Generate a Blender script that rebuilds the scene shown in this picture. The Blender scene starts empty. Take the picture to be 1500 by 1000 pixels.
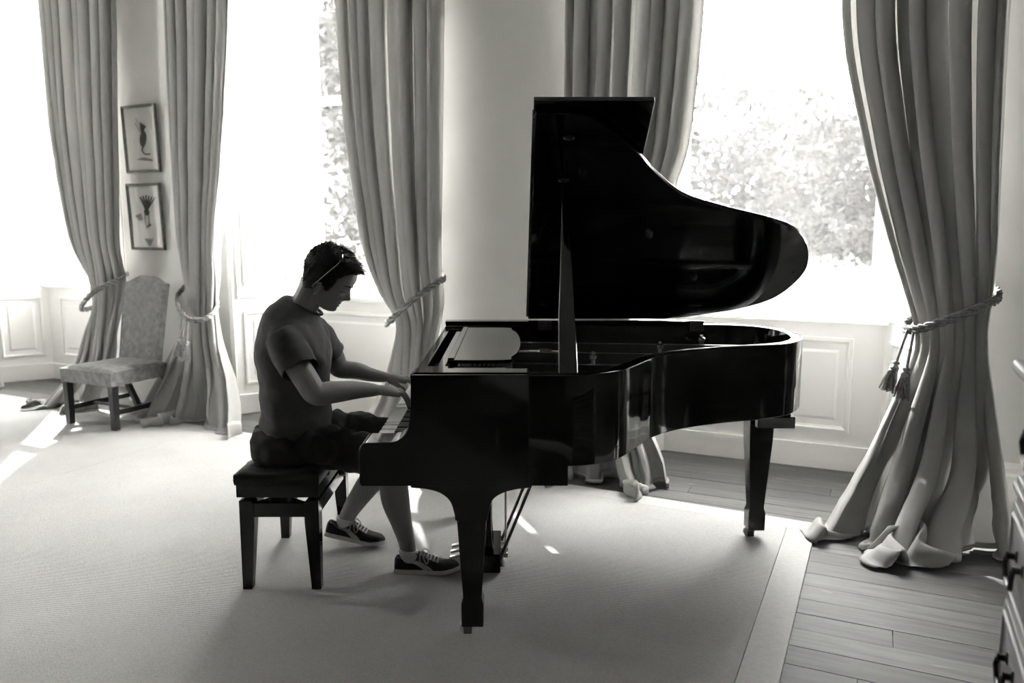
import bpy, bmesh, math, random
from math import sin, cos, pi, radians, exp, sqrt, atan2
from mathutils import Vector, Matrix, noise
random.seed(7)
SC = bpy.context.scene
COL = SC.collection

# ------------------------------------------------------------------ camera, sky, sun, exposure
cam = bpy.data.cameras.new('camera'); cam_o = bpy.data.objects.new('camera', cam); COL.objects.link(cam_o)
cam_o.location = (0, 0, 1.5); cam_o.rotation_euler = (radians(82.0), 0, 0)
cam.sensor_width = 36; cam.lens = 36*1165/1500; cam.clip_start = .05; cam.clip_end = 500
cam.dof.use_dof = True; cam.dof.focus_distance = 3.35; cam.dof.aperture_fstop = 2.2
SC.camera = cam_o
ROOM = radians(-25)                       # the room is turned 25 degrees from the view axis
W = bpy.data.worlds.new('sky'); SC.world = W; W.use_nodes = True
wn = W.node_tree.nodes; wl = W.node_tree.links
bg = wn['Background']; bg.inputs[1].default_value = 6.5
tc = wn.new('ShaderNodeTexCoord'); sx = wn.new('ShaderNodeSeparateXYZ'); cr = wn.new('ShaderNodeValToRGB')
wl.new(tc.outputs['Generated'], sx.inputs[0]); wl.new(sx.outputs['Z'], cr.inputs[0]); wl.new(cr.outputs[0], bg.inputs[0])
cr.color_ramp.elements[0].color = (1, .99, .965, 1); cr.color_ramp.elements[1].color = (.62, .62, .61, 1)
sun = bpy.data.lights.new('sun', 'SUN'); sun.energy = 2.2; sun.angle = radians(.6); sun.color = (1, .99, .96)
sun_o = bpy.data.objects.new('sun', sun); COL.objects.link(sun_o)
_az = radians(45); _el = radians(42)
_d = Vector((cos(_az)*cos(_el), -sin(_az)*cos(_el), -sin(_el)))       # travel direction in room axes
_d = Matrix.Rotation(ROOM, 3, 'Z') @ _d
sun_o.rotation_euler = _d.to_track_quat('-Z', 'Y').to_euler(); sun_o.location = (-8, 20, 14)
SC.view_settings.view_transform = 'Standard'; SC.view_settings.look = 'None'
SC.view_settings.gamma = 1; SC.view_settings.use_curve_mapping = False
SC.view_settings.exposure = 3.35
SC.cycles.use_denoising = True
SC.cycles.max_bounces = 14; SC.cycles.diffuse_bounces = 8; SC.cycles.glossy_bounces = 6
SC.cycles.transmission_bounces = 8; SC.cycles.transparent_max_bounces = 24
SC.cycles.sample_clamp_indirect = 8

# ------------------------------------------------------------------ materials
def g3(v, warm=1.0): return (v, v*(1-.006*warm), v*(1-.03*warm), 1)
def mat(name, v, rough=.6, metal=0., spec=.5, coat=0., noise_amt=0., noise_scale=20., bump=0., bump_scale=200., stretch=(1, 1, 1), sheen=0., translucent=0., coords='Object', detail=4, v2=None):
    m = bpy.data.materials.new(name); m.use_nodes = True
    n = m.node_tree.nodes; l = m.node_tree.links
    b = n['Principled BSDF']
    b.inputs['Base Color'].default_value = g3(v); b.inputs['Roughness'].default_value = rough
    b.inputs['Metallic'].default_value = metal; b.inputs['Specular IOR Level'].default_value = spec
    b.inputs['Coat Weight'].default_value = coat; b.inputs['Coat Roughness'].default_value = .03
    if sheen: b.inputs['Sheen Weight'].default_value = sheen
    t = n.new('ShaderNodeTexCoord'); mp = n.new('ShaderNodeMapping'); l.new(t.outputs[coords], mp.inputs[0]); mp.inputs['Scale'].default_value = stretch
    if noise_amt:
        nz = n.new('ShaderNodeTexNoise'); nz.inputs['Scale'].default_value = noise_scale; nz.inputs['Detail'].default_value = detail
        l.new(mp.outputs[0], nz.inputs['Vector'])
        r = n.new('ShaderNodeValToRGB'); l.new(nz.outputs['Fac'], r.inputs[0])
        r.color_ramp.elements[0].position = .3; r.color_ramp.elements[1].position = .7
        r.color_ramp.elements[0].color = g3(v*(1-noise_amt)); r.color_ramp.elements[1].color = g3(min(1, v2 if v2 else v*(1+noise_amt)))
        l.new(r.outputs[0], b.inputs['Base Color'])
    if bump:
        nb = n.new('ShaderNodeTexNoise'); nb.inputs['Scale'].default_value = bump_scale; nb.inputs['Detail'].default_value = 3
        l.new(mp.outputs[0], nb.inputs['Vector'])
        bp = n.new('ShaderNodeBump'); bp.inputs['Strength'].default_value = bump; bp.inputs['Distance'].default_value = .004
        l.new(nb.outputs['Fac'], bp.inputs['Height']); l.new(bp.outputs[0], b.inputs['Normal'])
    if translucent:
        tr = n.new('ShaderNodeBsdfTranslucent'); tr.inputs[0].default_value = g3(min(1, v*1.25)); mx = n.new('ShaderNodeMixShader')
        mx.inputs[0].default_value = translucent; l.new(b.outputs[0], mx.inputs[1]); l.new(tr.outputs[0], mx.inputs[2])
        l.new(mx.outputs[0], n['Material Output'].inputs[0])
    return m
def glass_mat(name, refl=1.0):
    m = bpy.data.materials.new(name); m.use_nodes = True
    n = m.node_tree.nodes; l = m.node_tree.links; n.remove(n['Principled BSDF'])
    a = n.new('ShaderNodeBsdfTransparent'); a.inputs[0].default_value = (.96, .96, .955, 1)
    gl = n.new('ShaderNodeBsdfGlossy'); gl.inputs['Roughness'].default_value = .01
    fr = n.new('ShaderNodeFresnel'); fr.inputs[0].default_value = 1.45
    ge = n.new('ShaderNodeNewGeometry'); iv = n.new('ShaderNodeMath'); iv.operation = 'MULTIPLY_ADD'; iv.inputs[1].default_value = -refl; iv.inputs[2].default_value = refl; l.new(ge.outputs['Backfacing'], iv.inputs[0])
    mu = n.new('ShaderNodeMath'); mu.operation = 'MULTIPLY'; l.new(iv.outputs[0], mu.inputs[1]); l.new(fr.outputs[0], mu.inputs[0])
    mx = n.new('ShaderNodeMixShader'); l.new(mu.outputs[0], mx.inputs[0]); l.new(a.outputs[0], mx.inputs[1]); l.new(gl.outputs[0], mx.inputs[2])
    l.new(mx.outputs[0], n['Material Output'].inputs[0]); return m

M = {}
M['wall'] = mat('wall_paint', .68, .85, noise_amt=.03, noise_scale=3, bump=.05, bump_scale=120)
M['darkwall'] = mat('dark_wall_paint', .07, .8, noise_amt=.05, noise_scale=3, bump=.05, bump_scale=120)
M['ceiling'] = mat('ceiling_paint', .6, .9, noise_amt=.02, noise_scale=2)
M['white'] = mat('white_paint', .90, .45, noise_amt=.02, noise_scale=4, bump=.03, bump_scale=60)
M['glass'] = glass_mat('window_glass')
M['lacquer'] = mat('black_lacquer', .003, .07, spec=.36, noise_amt=.2, noise_scale=2)
M['lacquer_dull'] = mat('black_satin_wood', .012, .3, noise_amt=.3, noise_scale=6)
M['leather'] = mat('black_leather', .005, .42, spec=.3, noise_amt=.25, noise_scale=30, bump=.25, bump_scale=180)
M['darkwood'] = mat('dark_stained_wood', .02, .35, noise_amt=.4, noise_scale=12, stretch=(1, 1, .15), bump=.1, bump_scale=60)
M['brass'] = mat('brass', .42, .28, metal=1, noise_amt=.1, noise_scale=30)
M['darkbrass'] = mat('dark_brass', .1, .35, metal=1, noise_amt=.3, noise_scale=30)
M['steel'] = mat('steel', .5, .25, metal=1, noise_amt=.1, noise_scale=40)
M['ivory'] = mat('ivory_key', .78, .25, noise_amt=.02, noise_scale=15)
M['ebony'] = mat('ebony_key', .01, .3, noise_amt=.3, noise_scale=40)
M['plate'] = mat('bronze_iron_plate', .05, .4, metal=.3, noise_amt=.15, noise_scale=25, bump=.1, bump_scale=120)
M['soundboard'] = mat('spruce_soundboard', .13, .4, noise_amt=.15, noise_scale=8, stretch=(1, 12, 1))
M['felt'] = mat('felt', .03, .95, noise_amt=.2, noise_scale=60)
M['string'] = mat('steel_string', .3, .3, metal=1, noise_amt=.2, noise_scale=50)
M['skin'] = mat('skin', .20, .5, noise_amt=.08, noise_scale=14, bump=.06, bump_scale=250)
M['tee'] = mat('charcoal_cotton', .045, .9, noise_amt=.12, noise_scale=40, bump=.15, bump_scale=500, sheen=.05)
M['shorts'] = mat('dark_cotton_twill', .018, .9, noise_amt=.2, noise_scale=30, bump=.2, bump_scale=400)
M['hair'] = mat('dark_hair', .012, .8, noise_amt=.4, noise_scale=70, stretch=(1, 1, .4), bump=.4, bump_scale=160)
M['eye'] = mat('eye', .4, .2, noise_amt=.1, noise_scale=200)
M['lip'] = mat('lip', .2, .45, noise_amt=.1, noise_scale=80)
M['suede'] = mat('dark_suede', .03, .9, noise_amt=.25, noise_scale=60, bump=.2, bump_scale=500)
M['rubber'] = mat('pale_rubber', .5, .7, noise_amt=.1, noise_scale=60)
M['stripe'] = mat('grey_suede_stripe', .42, .8, noise_amt=.12, noise_scale=80)
M['lace'] = mat('grey_lace', .38, .9, noise_amt=.15, noise_scale=200)
M['sock'] = mat('grey_sock', .5, .95, noise_amt=.1, noise_scale=120, bump=.2, bump_scale=500)
M['shade_lens'] = mat('dark_lens', .01, .05, coat=1, noise_amt=.1, noise_scale=5)
M['chair_fabric'] = mat('mottled_velvet', .19, .85, noise_amt=.34, noise_scale=22, bump=.2, bump_scale=160, sheen=.2, detail=8)
M['frame_gilt'] = mat('silvered_frame', .13, .35, metal=.5, noise_amt=.5, noise_scale=60, bump=.4, bump_scale=120)
M['paper'] = mat('print_paper', .85, .8, noise_amt=.04, noise_scale=10)
M['ink'] = mat('grey_ink', .12, .8, noise_amt=.5, noise_scale=40)
M['ink2'] = mat('pale_ink', .3, .8, noise_amt=.3, noise_scale=40)
M['rope'] = mat('silk_rope', .3, .6, noise_amt=.3, noise_scale=60, bump=.3, bump_scale=250)
M['dresser'] = mat('grey_painted_wood', .13, .6, spec=.25, noise_amt=.25, noise_scale=7, stretch=(1, .2, 1), bump=.08, bump_scale=60)
M['iron'] = mat('dark_iron', .02, .4, metal=.8, noise_amt=.3, noise_scale=50)
M['bark'] = mat('bark', .08, .9, noise_amt=.4, noise_scale=8, bump=.6, bump_scale=30)
M['leaf'] = mat('leaf', .010, .6, noise_amt=.3, noise_scale=.9, translucent=.25, spec=.2)
M['leaf2'] = mat('leaf_pale', .009, .6, noise_amt=.3, noise_scale=.9, translucent=.3, spec=.2)
M['lawn'] = mat('lawn_grass', .06, .9, noise_amt=.3, noise_scale=.8, bump=.4, bump_scale=40)
M['gravel'] = mat('pale_gravel', .3, .9, noise_amt=.25, noise_scale=30, bump=.5, bump_scale=60)
M['stone'] = mat('stone', .4, .85, noise_amt=.2, noise_scale=5, bump=.3, bump_scale=40)

def linen():
    m = mat('linen_curtain', .46, .9, noise_amt=.07, noise_scale=9, stretch=(1, 1, .15), bump=.12, bump_scale=350, translucent=.36)
    return m
M['linen'] = linen()
def wood_floor():
    m = bpy.data.materials.new('waxed_floorboards'); m.use_nodes = True
    n = m.node_tree.nodes; l = m.node_tree.links; b = n['Principled BSDF']
    geo = n.new('ShaderNodeNewGeometry'); rot = n.new('ShaderNodeVectorRotate'); rot.rotation_type = 'Z_AXIS'; rot.inputs['Angle'].default_value = radians(25)
    l.new(geo.outputs['Position'], rot.inputs['Vector'])
    oi = n.new('ShaderNodeObjectInfo'); ad = n.new('ShaderNodeVectorMath'); ad.operation = 'ADD'
    sc = n.new('ShaderNodeVectorMath'); sc.operation = 'SCALE'; sc.inputs[0].default_value = (37, 11, 5); l.new(oi.outputs['Random'], sc.inputs['Scale'])
    l.new(rot.outputs[0], ad.inputs[0]); l.new(sc.outputs[0], ad.inputs[1])
    mp = n.new('ShaderNodeMapping'); mp.inputs['Scale'].default_value = (1.2, 16, 16); l.new(ad.outputs[0], mp.inputs[0])
    nz = n.new('ShaderNodeTexNoise'); nz.inputs['Scale'].default_value = 2.2; nz.inputs['Detail'].default_value = 8; nz.inputs['Roughness'].default_value = .65; l.new(mp.outputs[0], nz.inputs['Vector'])
    r = n.new('ShaderNodeValToRGB'); l.new(nz.outputs['Fac'], r.inputs[0])
    r.color_ramp.elements[0].position = .28; r.color_ramp.elements[0].color = g3(.075); r.color_ramp.elements[1].position = .72; r.color_ramp.elements[1].color = g3(.15)
    hv = n.new('ShaderNodeMath'); hv.operation = 'MULTIPLY_ADD'; hv.inputs[1].default_value = .5; hv.inputs[2].default_value = .75; l.new(oi.outputs['Random'], hv.inputs[0])
    mu = n.new('ShaderNodeMix'); mu.data_type = 'RGBA'; mu.blend_type = 'MULTIPLY'; mu.inputs['Factor'].default_value = 1
    l.new(r.outputs[0], mu.inputs['A']); l.new(hv.outputs[0], mu.inputs['B'])
    # scratches and scuffs worn into the wax
    m2 = n.new('ShaderNodeMapping'); m2.inputs['Rotation'].default_value = (0, 0, 1.1); m2.inputs['Scale'].default_value = (1.5, 9, 1); l.new(rot.outputs[0], m2.inputs[0])
    n2 = n.new('ShaderNodeTexNoise'); n2.inputs['Scale'].default_value = 3; n2.inputs['Detail'].default_value = 5; l.new(m2.outputs[0], n2.inputs['Vector'])
    r2 = n.new('ShaderNodeValToRGB'); r2.color_ramp.elements[0].position = .66; r2.color_ramp.elements[1].position = .74; r2.color_ramp.elements[0].color = (0, 0, 0, 1); r2.color_ramp.elements[1].color = (.1, .1, .097, 1); l.new(n2.outputs['Fac'], r2.inputs[0])
    ads = n.new('ShaderNodeMix'); ads.data_type = 'RGBA'; ads.blend_type = 'ADD'; ads.inputs['Factor'].default_value = 1
    l.new(mu.outputs['Result'], ads.inputs['A']); l.new(r2.outputs[0], ads.inputs['B']); l.new(ads.outputs['Result'], b.inputs['Base Color'])
    rr = n.new('ShaderNodeMapRange'); rr.inputs['To Min'].default_value = .5; rr.inputs['To Max'].default_value = .7; b.inputs['Specular IOR Level'].default_value = .2; l.new(nz.outputs['Fac'], rr.inputs['Value']); l.new(rr.outputs[0], b.inputs['Roughness'])
    bp = n.new('ShaderNodeBump'); bp.inputs['Strength'].default_value = .15; bp.inputs['Distance'].default_value = .003; l.new(nz.outputs['Fac'], bp.inputs['Height']); l.new(bp.outputs[0], b.inputs['Normal'])
    return m
M['boards'] = wood_floor()
def carpet():
    m = bpy.data.materials.new('ribbed_wool_carpet'); m.use_nodes = True
    n = m.node_tree.nodes; l = m.node_tree.links; b = n['Principled BSDF']; b.inputs['Roughness'].default_value = .95; b.inputs['Specular IOR Level'].default_value = .15
    t = n.new('ShaderNodeTexCoord')
    nz = n.new('ShaderNodeTexNoise'); nz.inputs['Scale'].default_value = 1.3; nz.inputs['Detail'].default_value = 6; l.new(t.outputs['Object'], nz.inputs['Vector'])
    nf = n.new('ShaderNodeTexNoise'); nf.inputs['Scale'].default_value = 130; nf.inputs['Detail'].default_value = 4; l.new(t.outputs['Object'], nf.inputs['Vector'])
    av = n.new('ShaderNodeMath'); av.operation = 'MULTIPLY_ADD'; av.inputs[1].default_value = .45; l.new(nf.outputs['Fac'], av.inputs[0]); 
    hf = n.new('ShaderNodeMath'); hf.operation = 'MULTIPLY'; hf.inputs[1].default_value = .55; l.new(nz.outputs['Fac'], hf.inputs[0]); l.new(hf.outputs[0], av.inputs[2])
    r = n.new('ShaderNodeValToRGB'); l.new(av.outputs[0], r.inputs[0])
    r.color_ramp.elements[0].position = .3; r.color_ramp.elements[0].color = g3(.31); r.color_ramp.elements[1].position = .7; r.color_ramp.elements[1].color = g3(.43)
    l.new(r.outputs[0], b.inputs['Base Color'])
    mp = n.new('ShaderNodeMapping'); mp.inputs['Rotation'].default_value = (0, 0, radians(-20)); l.new(t.outputs['Object'], mp.inputs[0])
    wv = n.new('ShaderNodeTexWave'); wv.bands_direction = 'Y'; wv.inputs['Scale'].default_value = 38; wv.inputs['Distortion'].default_value = 2.2; wv.inputs['Detail'].default_value = 2; wv.inputs['Detail Scale'].default_value = 5; l.new(mp.outputs[0], wv.inputs['Vector'])
    mx = n.new('ShaderNodeMath'); mx.operation = 'ADD'; l.new(wv.outputs['Fac'], mx.inputs[0]); l.new(nf.outputs['Fac'], mx.inputs[1])
    bp = n.new('ShaderNodeBump'); bp.inputs['Strength'].default_value = .5; bp.inputs['Distance'].default_value = .004; l.new(mx.outputs[0], bp.inputs['Height']); l.new(bp.outputs[0], b.inputs['Normal'])
    return m
M['carpet'] = carpet()
M['binding'] = mat('carpet_binding', .38, .9, noise_amt=.06, noise_scale=60, bump=.3, bump_scale=300)

# ------------------------------------------------------------------ mesh helpers
ORG = {}
class MB:
    def __init__(s): s.v = []; s.f = []
    def add(s, vs, fs):
        o = len(s.v); s.v += [tuple(x) for x in vs]; s.f += [tuple(i+o for i in f) for f in fs]; return s
    def box(s, a, b, M4=None, taper=None):
        (x0, y0, z0), (x1, y1, z1) = a, b
        vs = [(x0, y0, z0), (x1, y0, z0), (x1, y1, z0), (x0, y1, z0), (x0, y0, z1), (x1, y0, z1), (x1, y1, z1), (x0, y1, z1)]
        if taper:                                                   # scale of the lower end
            cx, cy = (x0+x1)/2, (y0+y1)/2
            vs = [(cx+(x-cx)*taper, cy+(y-cy)*taper, z) if i < 4 else (x, y, z) for i, (x, y, z) in enumerate(vs)]
        if M4: vs = [M4 @ Vector(p) for p in vs]
        return s.add(vs, [(0, 3, 2, 1), (4, 5, 6, 7), (0, 1, 5, 4), (1, 2, 6, 5), (2, 3, 7, 6), (3, 0, 4, 7)])
    def prism(s, poly, h0, h1, fn=lambda a, b, h: (a, b, h)):
        n = len(poly); vs = [fn(a, b, h0) for a, b in poly]+[fn(a, b, h1) for a, b in poly]
        return s.add(vs, [tuple(reversed(range(n))), tuple(range(n, 2*n))]+[(i, (i+1) % n, n+(i+1) % n, n+i) for i in range(n)])
    def loft(s, rings, cap0=True, cap1=True, closed=True):
        n = len(rings[0]); vs = [p for r in rings for p in r]; fs = []
        for k in range(len(rings)-1):
            for i in range(n if closed else n-1):
                j = (i+1) % n; fs.append((k*n+i, k*n+j, (k+1)*n+j, (k+1)*n+i))
        if cap0: fs.append(tuple(reversed(range(n))))
        if cap1: fs.append(tuple(range((len(rings)-1)*n, len(rings)*n)))
        return s.add(vs, fs)
    def tube(s, path, rad, n=10, cap=True, flat=None, up=(0, 0, 1)):
        path = [Vector(p) for p in path]; m = len(path)
        if not hasattr(rad, '__len__'): rad = [rad]*m
        rings = []; t0 = (path[1]-path[0]).normalized(); nrm = Vector(up)
        if abs(nrm.dot(t0)) > .95: nrm = Vector((1, 0, 0))
        for i, p in enumerate(path):
            t = (path[min(i+1, m-1)]-path[max(i-1, 0)]).normalized()
            nrm = (nrm-t*nrm.dot(t)).normalized(); bi = t.cross(nrm)
            fr = flat if flat else 1
            rings.append([p+(nrm*cos(2*pi*k/n)*fr+bi*sin(2*pi*k/n))*rad[i] for k in range(n)])
        return s.loft(rings, cap, cap)
    def lathe(s, prof, c=(0, 0, 0), n=20, axis='z'):
        rings = []
        for r, h in prof:
            rr = []
            for k in range(n):
                a = 2*pi*k/n; x, y, z = r*cos(a), r*sin(a), h
                if axis == 'x': x, y, z = z, x, y
                if axis == 'y': x, y, z = y, z, x
                rr.append((c[0]+x, c[1]+y, c[2]+z))
            rings.append(rr)
        return s.loft(rings)
    def ball(s, c, r, n=16, m=10):
        if not hasattr(r, '__len__'): r = (r, r, r)
        rings = []
        for j in range(m+1):
            t = pi*(j+.02)/(m+.04); rings.append([(c[0]+r[0]*sin(t)*cos(2*pi*k/n), c[1]+r[1]*sin(t)*sin(2*pi*k/n), c[2]-r[2]*cos(t)) for k in range(n)])
        return s.loft(rings)
    def grid(s, fn, nu, nv, closed_u=False):
        vs = [fn(i/(nu if closed_u else nu-1), j/(nv-1)) for j in range(nv) for i in range(nu)]; fs = []
        for j in range(nv-1):
            for i in range(nu if closed_u else nu-1):
                k = (i+1) % nu; fs.append((j*nu+i, j*nu+k, (j+1)*nu+k, (j+1)*nu+i))
        return s.add(vs, fs)
    def mesh(s, name, off=(0, 0, 0), smooth=False, angle=35):
        me = bpy.data.meshes.new(name); o = Vector(off)
        me.from_pydata([tuple(Vector(p)-o) for p in s.v], [], s.f); me.update()
        bm = bmesh.new(); bm.from_mesh(me); bmesh.ops.recalc_face_normals(bm, faces=bm.faces); bm.to_mesh(me); bm.free()
        if smooth:
            me.polygons.foreach_set('use_smooth', [True]*len(me.polygons))
            if angle < 180: me.set_sharp_from_angle(angle=radians(angle))
        return me
    def build(s, name, m, parent=None, smooth=False, bevel=0., angle=35, org=None, frame=None):
        off = ORG.get(parent, (0, 0, 0)) if parent else (org or (0, 0, 0))
        me = s.mesh(name, off, smooth or bevel > 0, angle); me.materials.append(m)
        o = bpy.data.objects.new(name, me); COL.objects.link(o); finish(o, parent, off, frame)
        if bevel:
            b = o.modifiers.new('bevel', 'BEVEL'); b.width = bevel; b.segments = 2; b.limit_method = 'ANGLE'; b.angle_limit = radians(40); b.harden_normals = True
        return o
def finish(o, parent, off, frame):
    ORG[o] = tuple(off)
    if parent: o.parent = parent
    else: place(o, off, frame)
def place(o, org, frame):
    if frame == 'room':
        o.location = Matrix.Rotation(ROOM, 3, 'Z') @ Vector(org); o.rotation_euler = (0, 0, ROOM)
    else: o.location = org
def thing(name, label, cat, org=(0, 0, 0), frame=None, group=None, kind=None):
    o = bpy.data.objects.new(name, None); COL.objects.link(o); o.empty_display_size = .1
    ORG[o] = tuple(org); place(o, org, frame)
    if label: o['label'] = label
    if cat: o['category'] = cat
    if group: o['group'] = group
    if kind: o['kind'] = kind
    return o
def tag(o, label=None, cat=None, group=None, kind=None):
    for k, v in (('label', label), ('category', cat), ('group', group), ('kind', kind)):
        if v: o[k] = v
    return o
def inst(name, me, loc, parent, rot=None, scale=None):
    o = bpy.data.objects.new(name, me); COL.objects.link(o); o.parent = parent
    p = ORG[parent]; o.location = (loc[0]-p[0], loc[1]-p[1], loc[2]-p[2]); ORG[o] = tuple(loc)
    if rot: o.rotation_euler = rot
    if scale: o.scale = scale
    return o
def lerp(a, b, t): return a+(b-a)*t
def sstep(t): t = max(0, min(1, t)); return t*t*(3-2*t)
def table(tab, x):
    """piecewise smooth lookup in rows (x, a, b, ...)"""
    if x <= tab[0][0]: return tab[0][1:]
    for r, q in zip(tab, tab[1:]):
        if x <= q[0]:
            t = (x-r[0])/(q[0]-r[0]); return tuple(lerp(a, b, t) for a, b in zip(r[1:], q[1:]))
    return tab[-1][1:]
def spline(tab, x):
    """Catmull-Rom lookup in rows (x, a, b, ...)"""
    n = len(tab)
    if x <= tab[0][0]: return tab[0][1:]
    if x >= tab[-1][0]: return tab[-1][1:]
    for i in range(n-1):
        if x <= tab[i+1][0]:
            p0, p1, p2, p3 = tab[max(0, i-1)], tab[i], tab[i+1], tab[min(n-1, i+2)]
            h = p2[0]-p1[0]; t = (x-p1[0])/h; out = []
            for k in range(1, len(p1)):
                m1 = (p2[k]-p0[k])/(p2[0]-p0[0])*h; m2 = (p3[k]-p1[k])/(p3[0]-p1[0])*h
                out.append((2*t**3-3*t*t+1)*p1[k]+(t**3-2*t*t+t)*m1+(-2*t**3+3*t*t)*p2[k]+(t**3-t*t)*m2)
            return tuple(out)
def curve2(pts, n=8, closed=False):
    """Catmull-Rom through 2D/3D points"""
    P = [Vector(p) for p in pts]; out = []; m = len(P)
    for i in range(m if closed else m-1):
        a = P[(i-1) % m] if closed or i > 0 else P[0]; b = P[i]; c = P[(i+1) % m]; d = P[(i+2) % m] if closed or i+2 < m else P[-1]
        for k in range(n):
            t = k/n; out.append(.5*((2*b)+(c-a)*t+(2*a-5*b+4*c-d)*t*t+(3*b-a-3*c+d)*t**3))
    if not closed: out.append(P[-1])
    return out
def remesh(mb, voxel, smooth_it=2, tmp='tmp'):
    me = mb.mesh(tmp); o = bpy.data.objects.new(tmp, me); COL.objects.link(o)
    r = o.modifiers.new('r', 'REMESH'); r.mode = 'VOXEL'; r.voxel_size = voxel; r.use_smooth_shade = True
    if smooth_it:
        sm = o.modifiers.new('s', 'SMOOTH'); sm.factor = .5; sm.iterations = smooth_it
    dg = bpy.context.evaluated_depsgraph_get(); out = bpy.data.meshes.new_from_object(o.evaluated_get(dg))
    bpy.data.objects.remove(o); return out
def meshobj(name, me, m, parent, off=None):
    off = Vector(ORG[parent]) if off is None else Vector(off)
    me.transform(Matrix.Translation(-off)); me.materials.clear(); me.materials.append(m); me.name = name
    me.polygons.foreach_set('use_smooth', [True]*len(me.polygons))
    o = bpy.data.objects.new(name, me); COL.objects.link(o); o.parent = parent; ORG[o] = tuple(off); return o
def fold_noise(p, s): return noise.noise(Vector(p)*s)
# ------------------------------------------------------------------ the room
U0, U1, V0, VW, VB = -9.7, .86, -2.6, 4.85, 5.27        # left, right, back, window wall face, window back
WIN = [-6.94, -3.79, -.64]                               # window centres
CEIL = 4.55
rnd = random.Random(3)
fl = MB().box((U0, V0, -.12), (U1, VB+.2, -.022)).build('floor', M['boards'], org=(0, 0, 0), frame='room'); tag(fl, kind='structure')
pm = MB().box((-.5, -.5, -.021), (.5, .5, 0)).mesh('floor_plank'); pm.materials.append(M['boards'])
v = VB; row = 0
while v > V0:
    w = .14+rnd.uniform(-.006, .006); a = v-w
    spans = []
    if v > VW:
        spans = [(c-1.0, c+1.0) for c in WIN]
    else:
        x = U0; joints = [U0]
        off = rnd.uniform(1.2, 3.4)
        x = U0+off
        while x < U1-.6: joints.append(x); x += rnd.uniform(2.6, 4.2)
        joints.append(U1); spans = list(zip(joints, joints[1:]))
    for (x0, x1) in spans:
        gap = .0022 if rnd.random() > .25 else .005
        inst('floor_plank', pm, ((x0+x1)/2, (v+a)/2, rnd.uniform(-.0015, 0)), fl, scale=(x1-x0-.003, w-gap, 1))
    v = a; row += 1
# window wall with three tall openings
wb = MB(); edges = [U0-.3]+[e for c in WIN for e in (c-1.0, c+1.0)]+[U1+.3]
for i in range(0, len(edges), 2): wb.box((edges[i], VW, -.1), (edges[i+1], VW+.62, CEIL))
for c in WIN: wb.box((c-1.0, VW, 4.17), (c+1.0, VW+.62, CEIL))
tag(wb.build('wall_north', M['wall'], org=(0, 0, 0), frame='room'), kind='structure')
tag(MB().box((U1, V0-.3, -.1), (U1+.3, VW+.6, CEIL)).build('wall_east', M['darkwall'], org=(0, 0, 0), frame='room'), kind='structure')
ww = MB(); ve = [V0-.3, 1.0, 1.65, VW+.6]
for k in (0, 2): ww.box((U0-.3, ve[k], -.1), (U0, ve[k+1], CEIL))
for k in (1,): ww.box((U0-.3, ve[k], -.1), (U0, ve[k+1], .95)); ww.box((U0-.3, ve[k], 4.1), (U0, ve[k+1], CEIL))
tag(ww.build('wall_west', M['wall'], org=(0, 0, 0), frame='room'), kind='structure')
for q, k in ((4, 1),):
    w4 = thing('window_%d' % q, None, None, (U0-.15, (ve[k]+ve[k+1])/2, .95), 'room', kind='structure'); m = MB()
    for a in (ve[k], ve[k+1]-.07): m.box((U0-.2, a, .95), (U0-.1, a+.07, 4.1))
    for z in (.95, 2.5, 4.03): m.box((U0-.2, ve[k], z), (U0-.1, ve[k+1], z+.07))
    m.build('window_frame', M['white'], w4); MB().box((U0-.152, ve[k]+.06, 1.0), (U0-.148, ve[k+1]-.06, 4.05)).build('pane', M['glass'], w4)
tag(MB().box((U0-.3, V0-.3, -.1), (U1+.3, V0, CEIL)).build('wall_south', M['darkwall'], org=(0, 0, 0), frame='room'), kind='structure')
tag(MB().box((U0-.3, V0-.3, CEIL), (U1+.3, VB+.3, CEIL+.2)).build('ceiling', M['ceiling'], org=(0, 0, 0), frame='room'), kind='structure')
bb = MB()
for a, b in [(edges[i], edges[i+1]) for i in range(0, len(edges), 2)]:
    prof = [(VW, 0), (VW-.03, 0), (VW-.03, .2), (VW-.022, .215), (VW-.022, .24), (VW-.008, .262), (VW, .27)]
    bb.prism(prof, max(a, U0), min(b, U1), lambda p, q, h: (h, p, q))
tag(bb.build('baseboard_north', M['white'], org=(0, 0, 0), frame='room'), kind='structure')
tag(MB().prism([(U1, 0), (U1-.03, 0), (U1-.03, .2), (U1-.015, .25), (U1, .27)], V0, VW-.03, lambda p, q, h: (p, h, q)).build('baseboard_east', M['white'], org=(0, 0, 0), frame='room'), kind='structure')
tag(MB().prism([(VW, CEIL), (VW, CEIL-.22), (VW-.03, CEIL-.22), (VW-.06, CEIL-.16), (VW-.16, CEIL-.06), (VW-.18, CEIL)], U0, U1, lambda p, q, h: (h, p, q)).build('trim_1', M['white'], org=(0, 0, 0), frame='room'), kind='structure')

def panel(mb, P, D, N, a0, a1, z0, z1, wd=.035, dp=.014):
    """a raised moulding round a fielded panel on the vertical face through P along D, outward N"""
    P, D, N = Vector(P), Vector(D), Vector(N)
    def pt(a, z, h): q = P+D*a+N*h; return (q.x, q.y, z)
    def ring(o, h): return [pt(a0+o, z0+o, h), pt(a1-o, z0+o, h), pt(a1-o, z1-o, h), pt(a0+o, z1-o, h)]
    mb.loft([ring(0, -.002), ring(.004, dp), ring(wd*.5, dp*1.1), ring(wd*.62, dp*.3), ring(wd, -.002)], False, False)
    mb.loft([ring(wd+.03, -.002), ring(wd+.05, dp*.55)], False, True)

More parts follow.
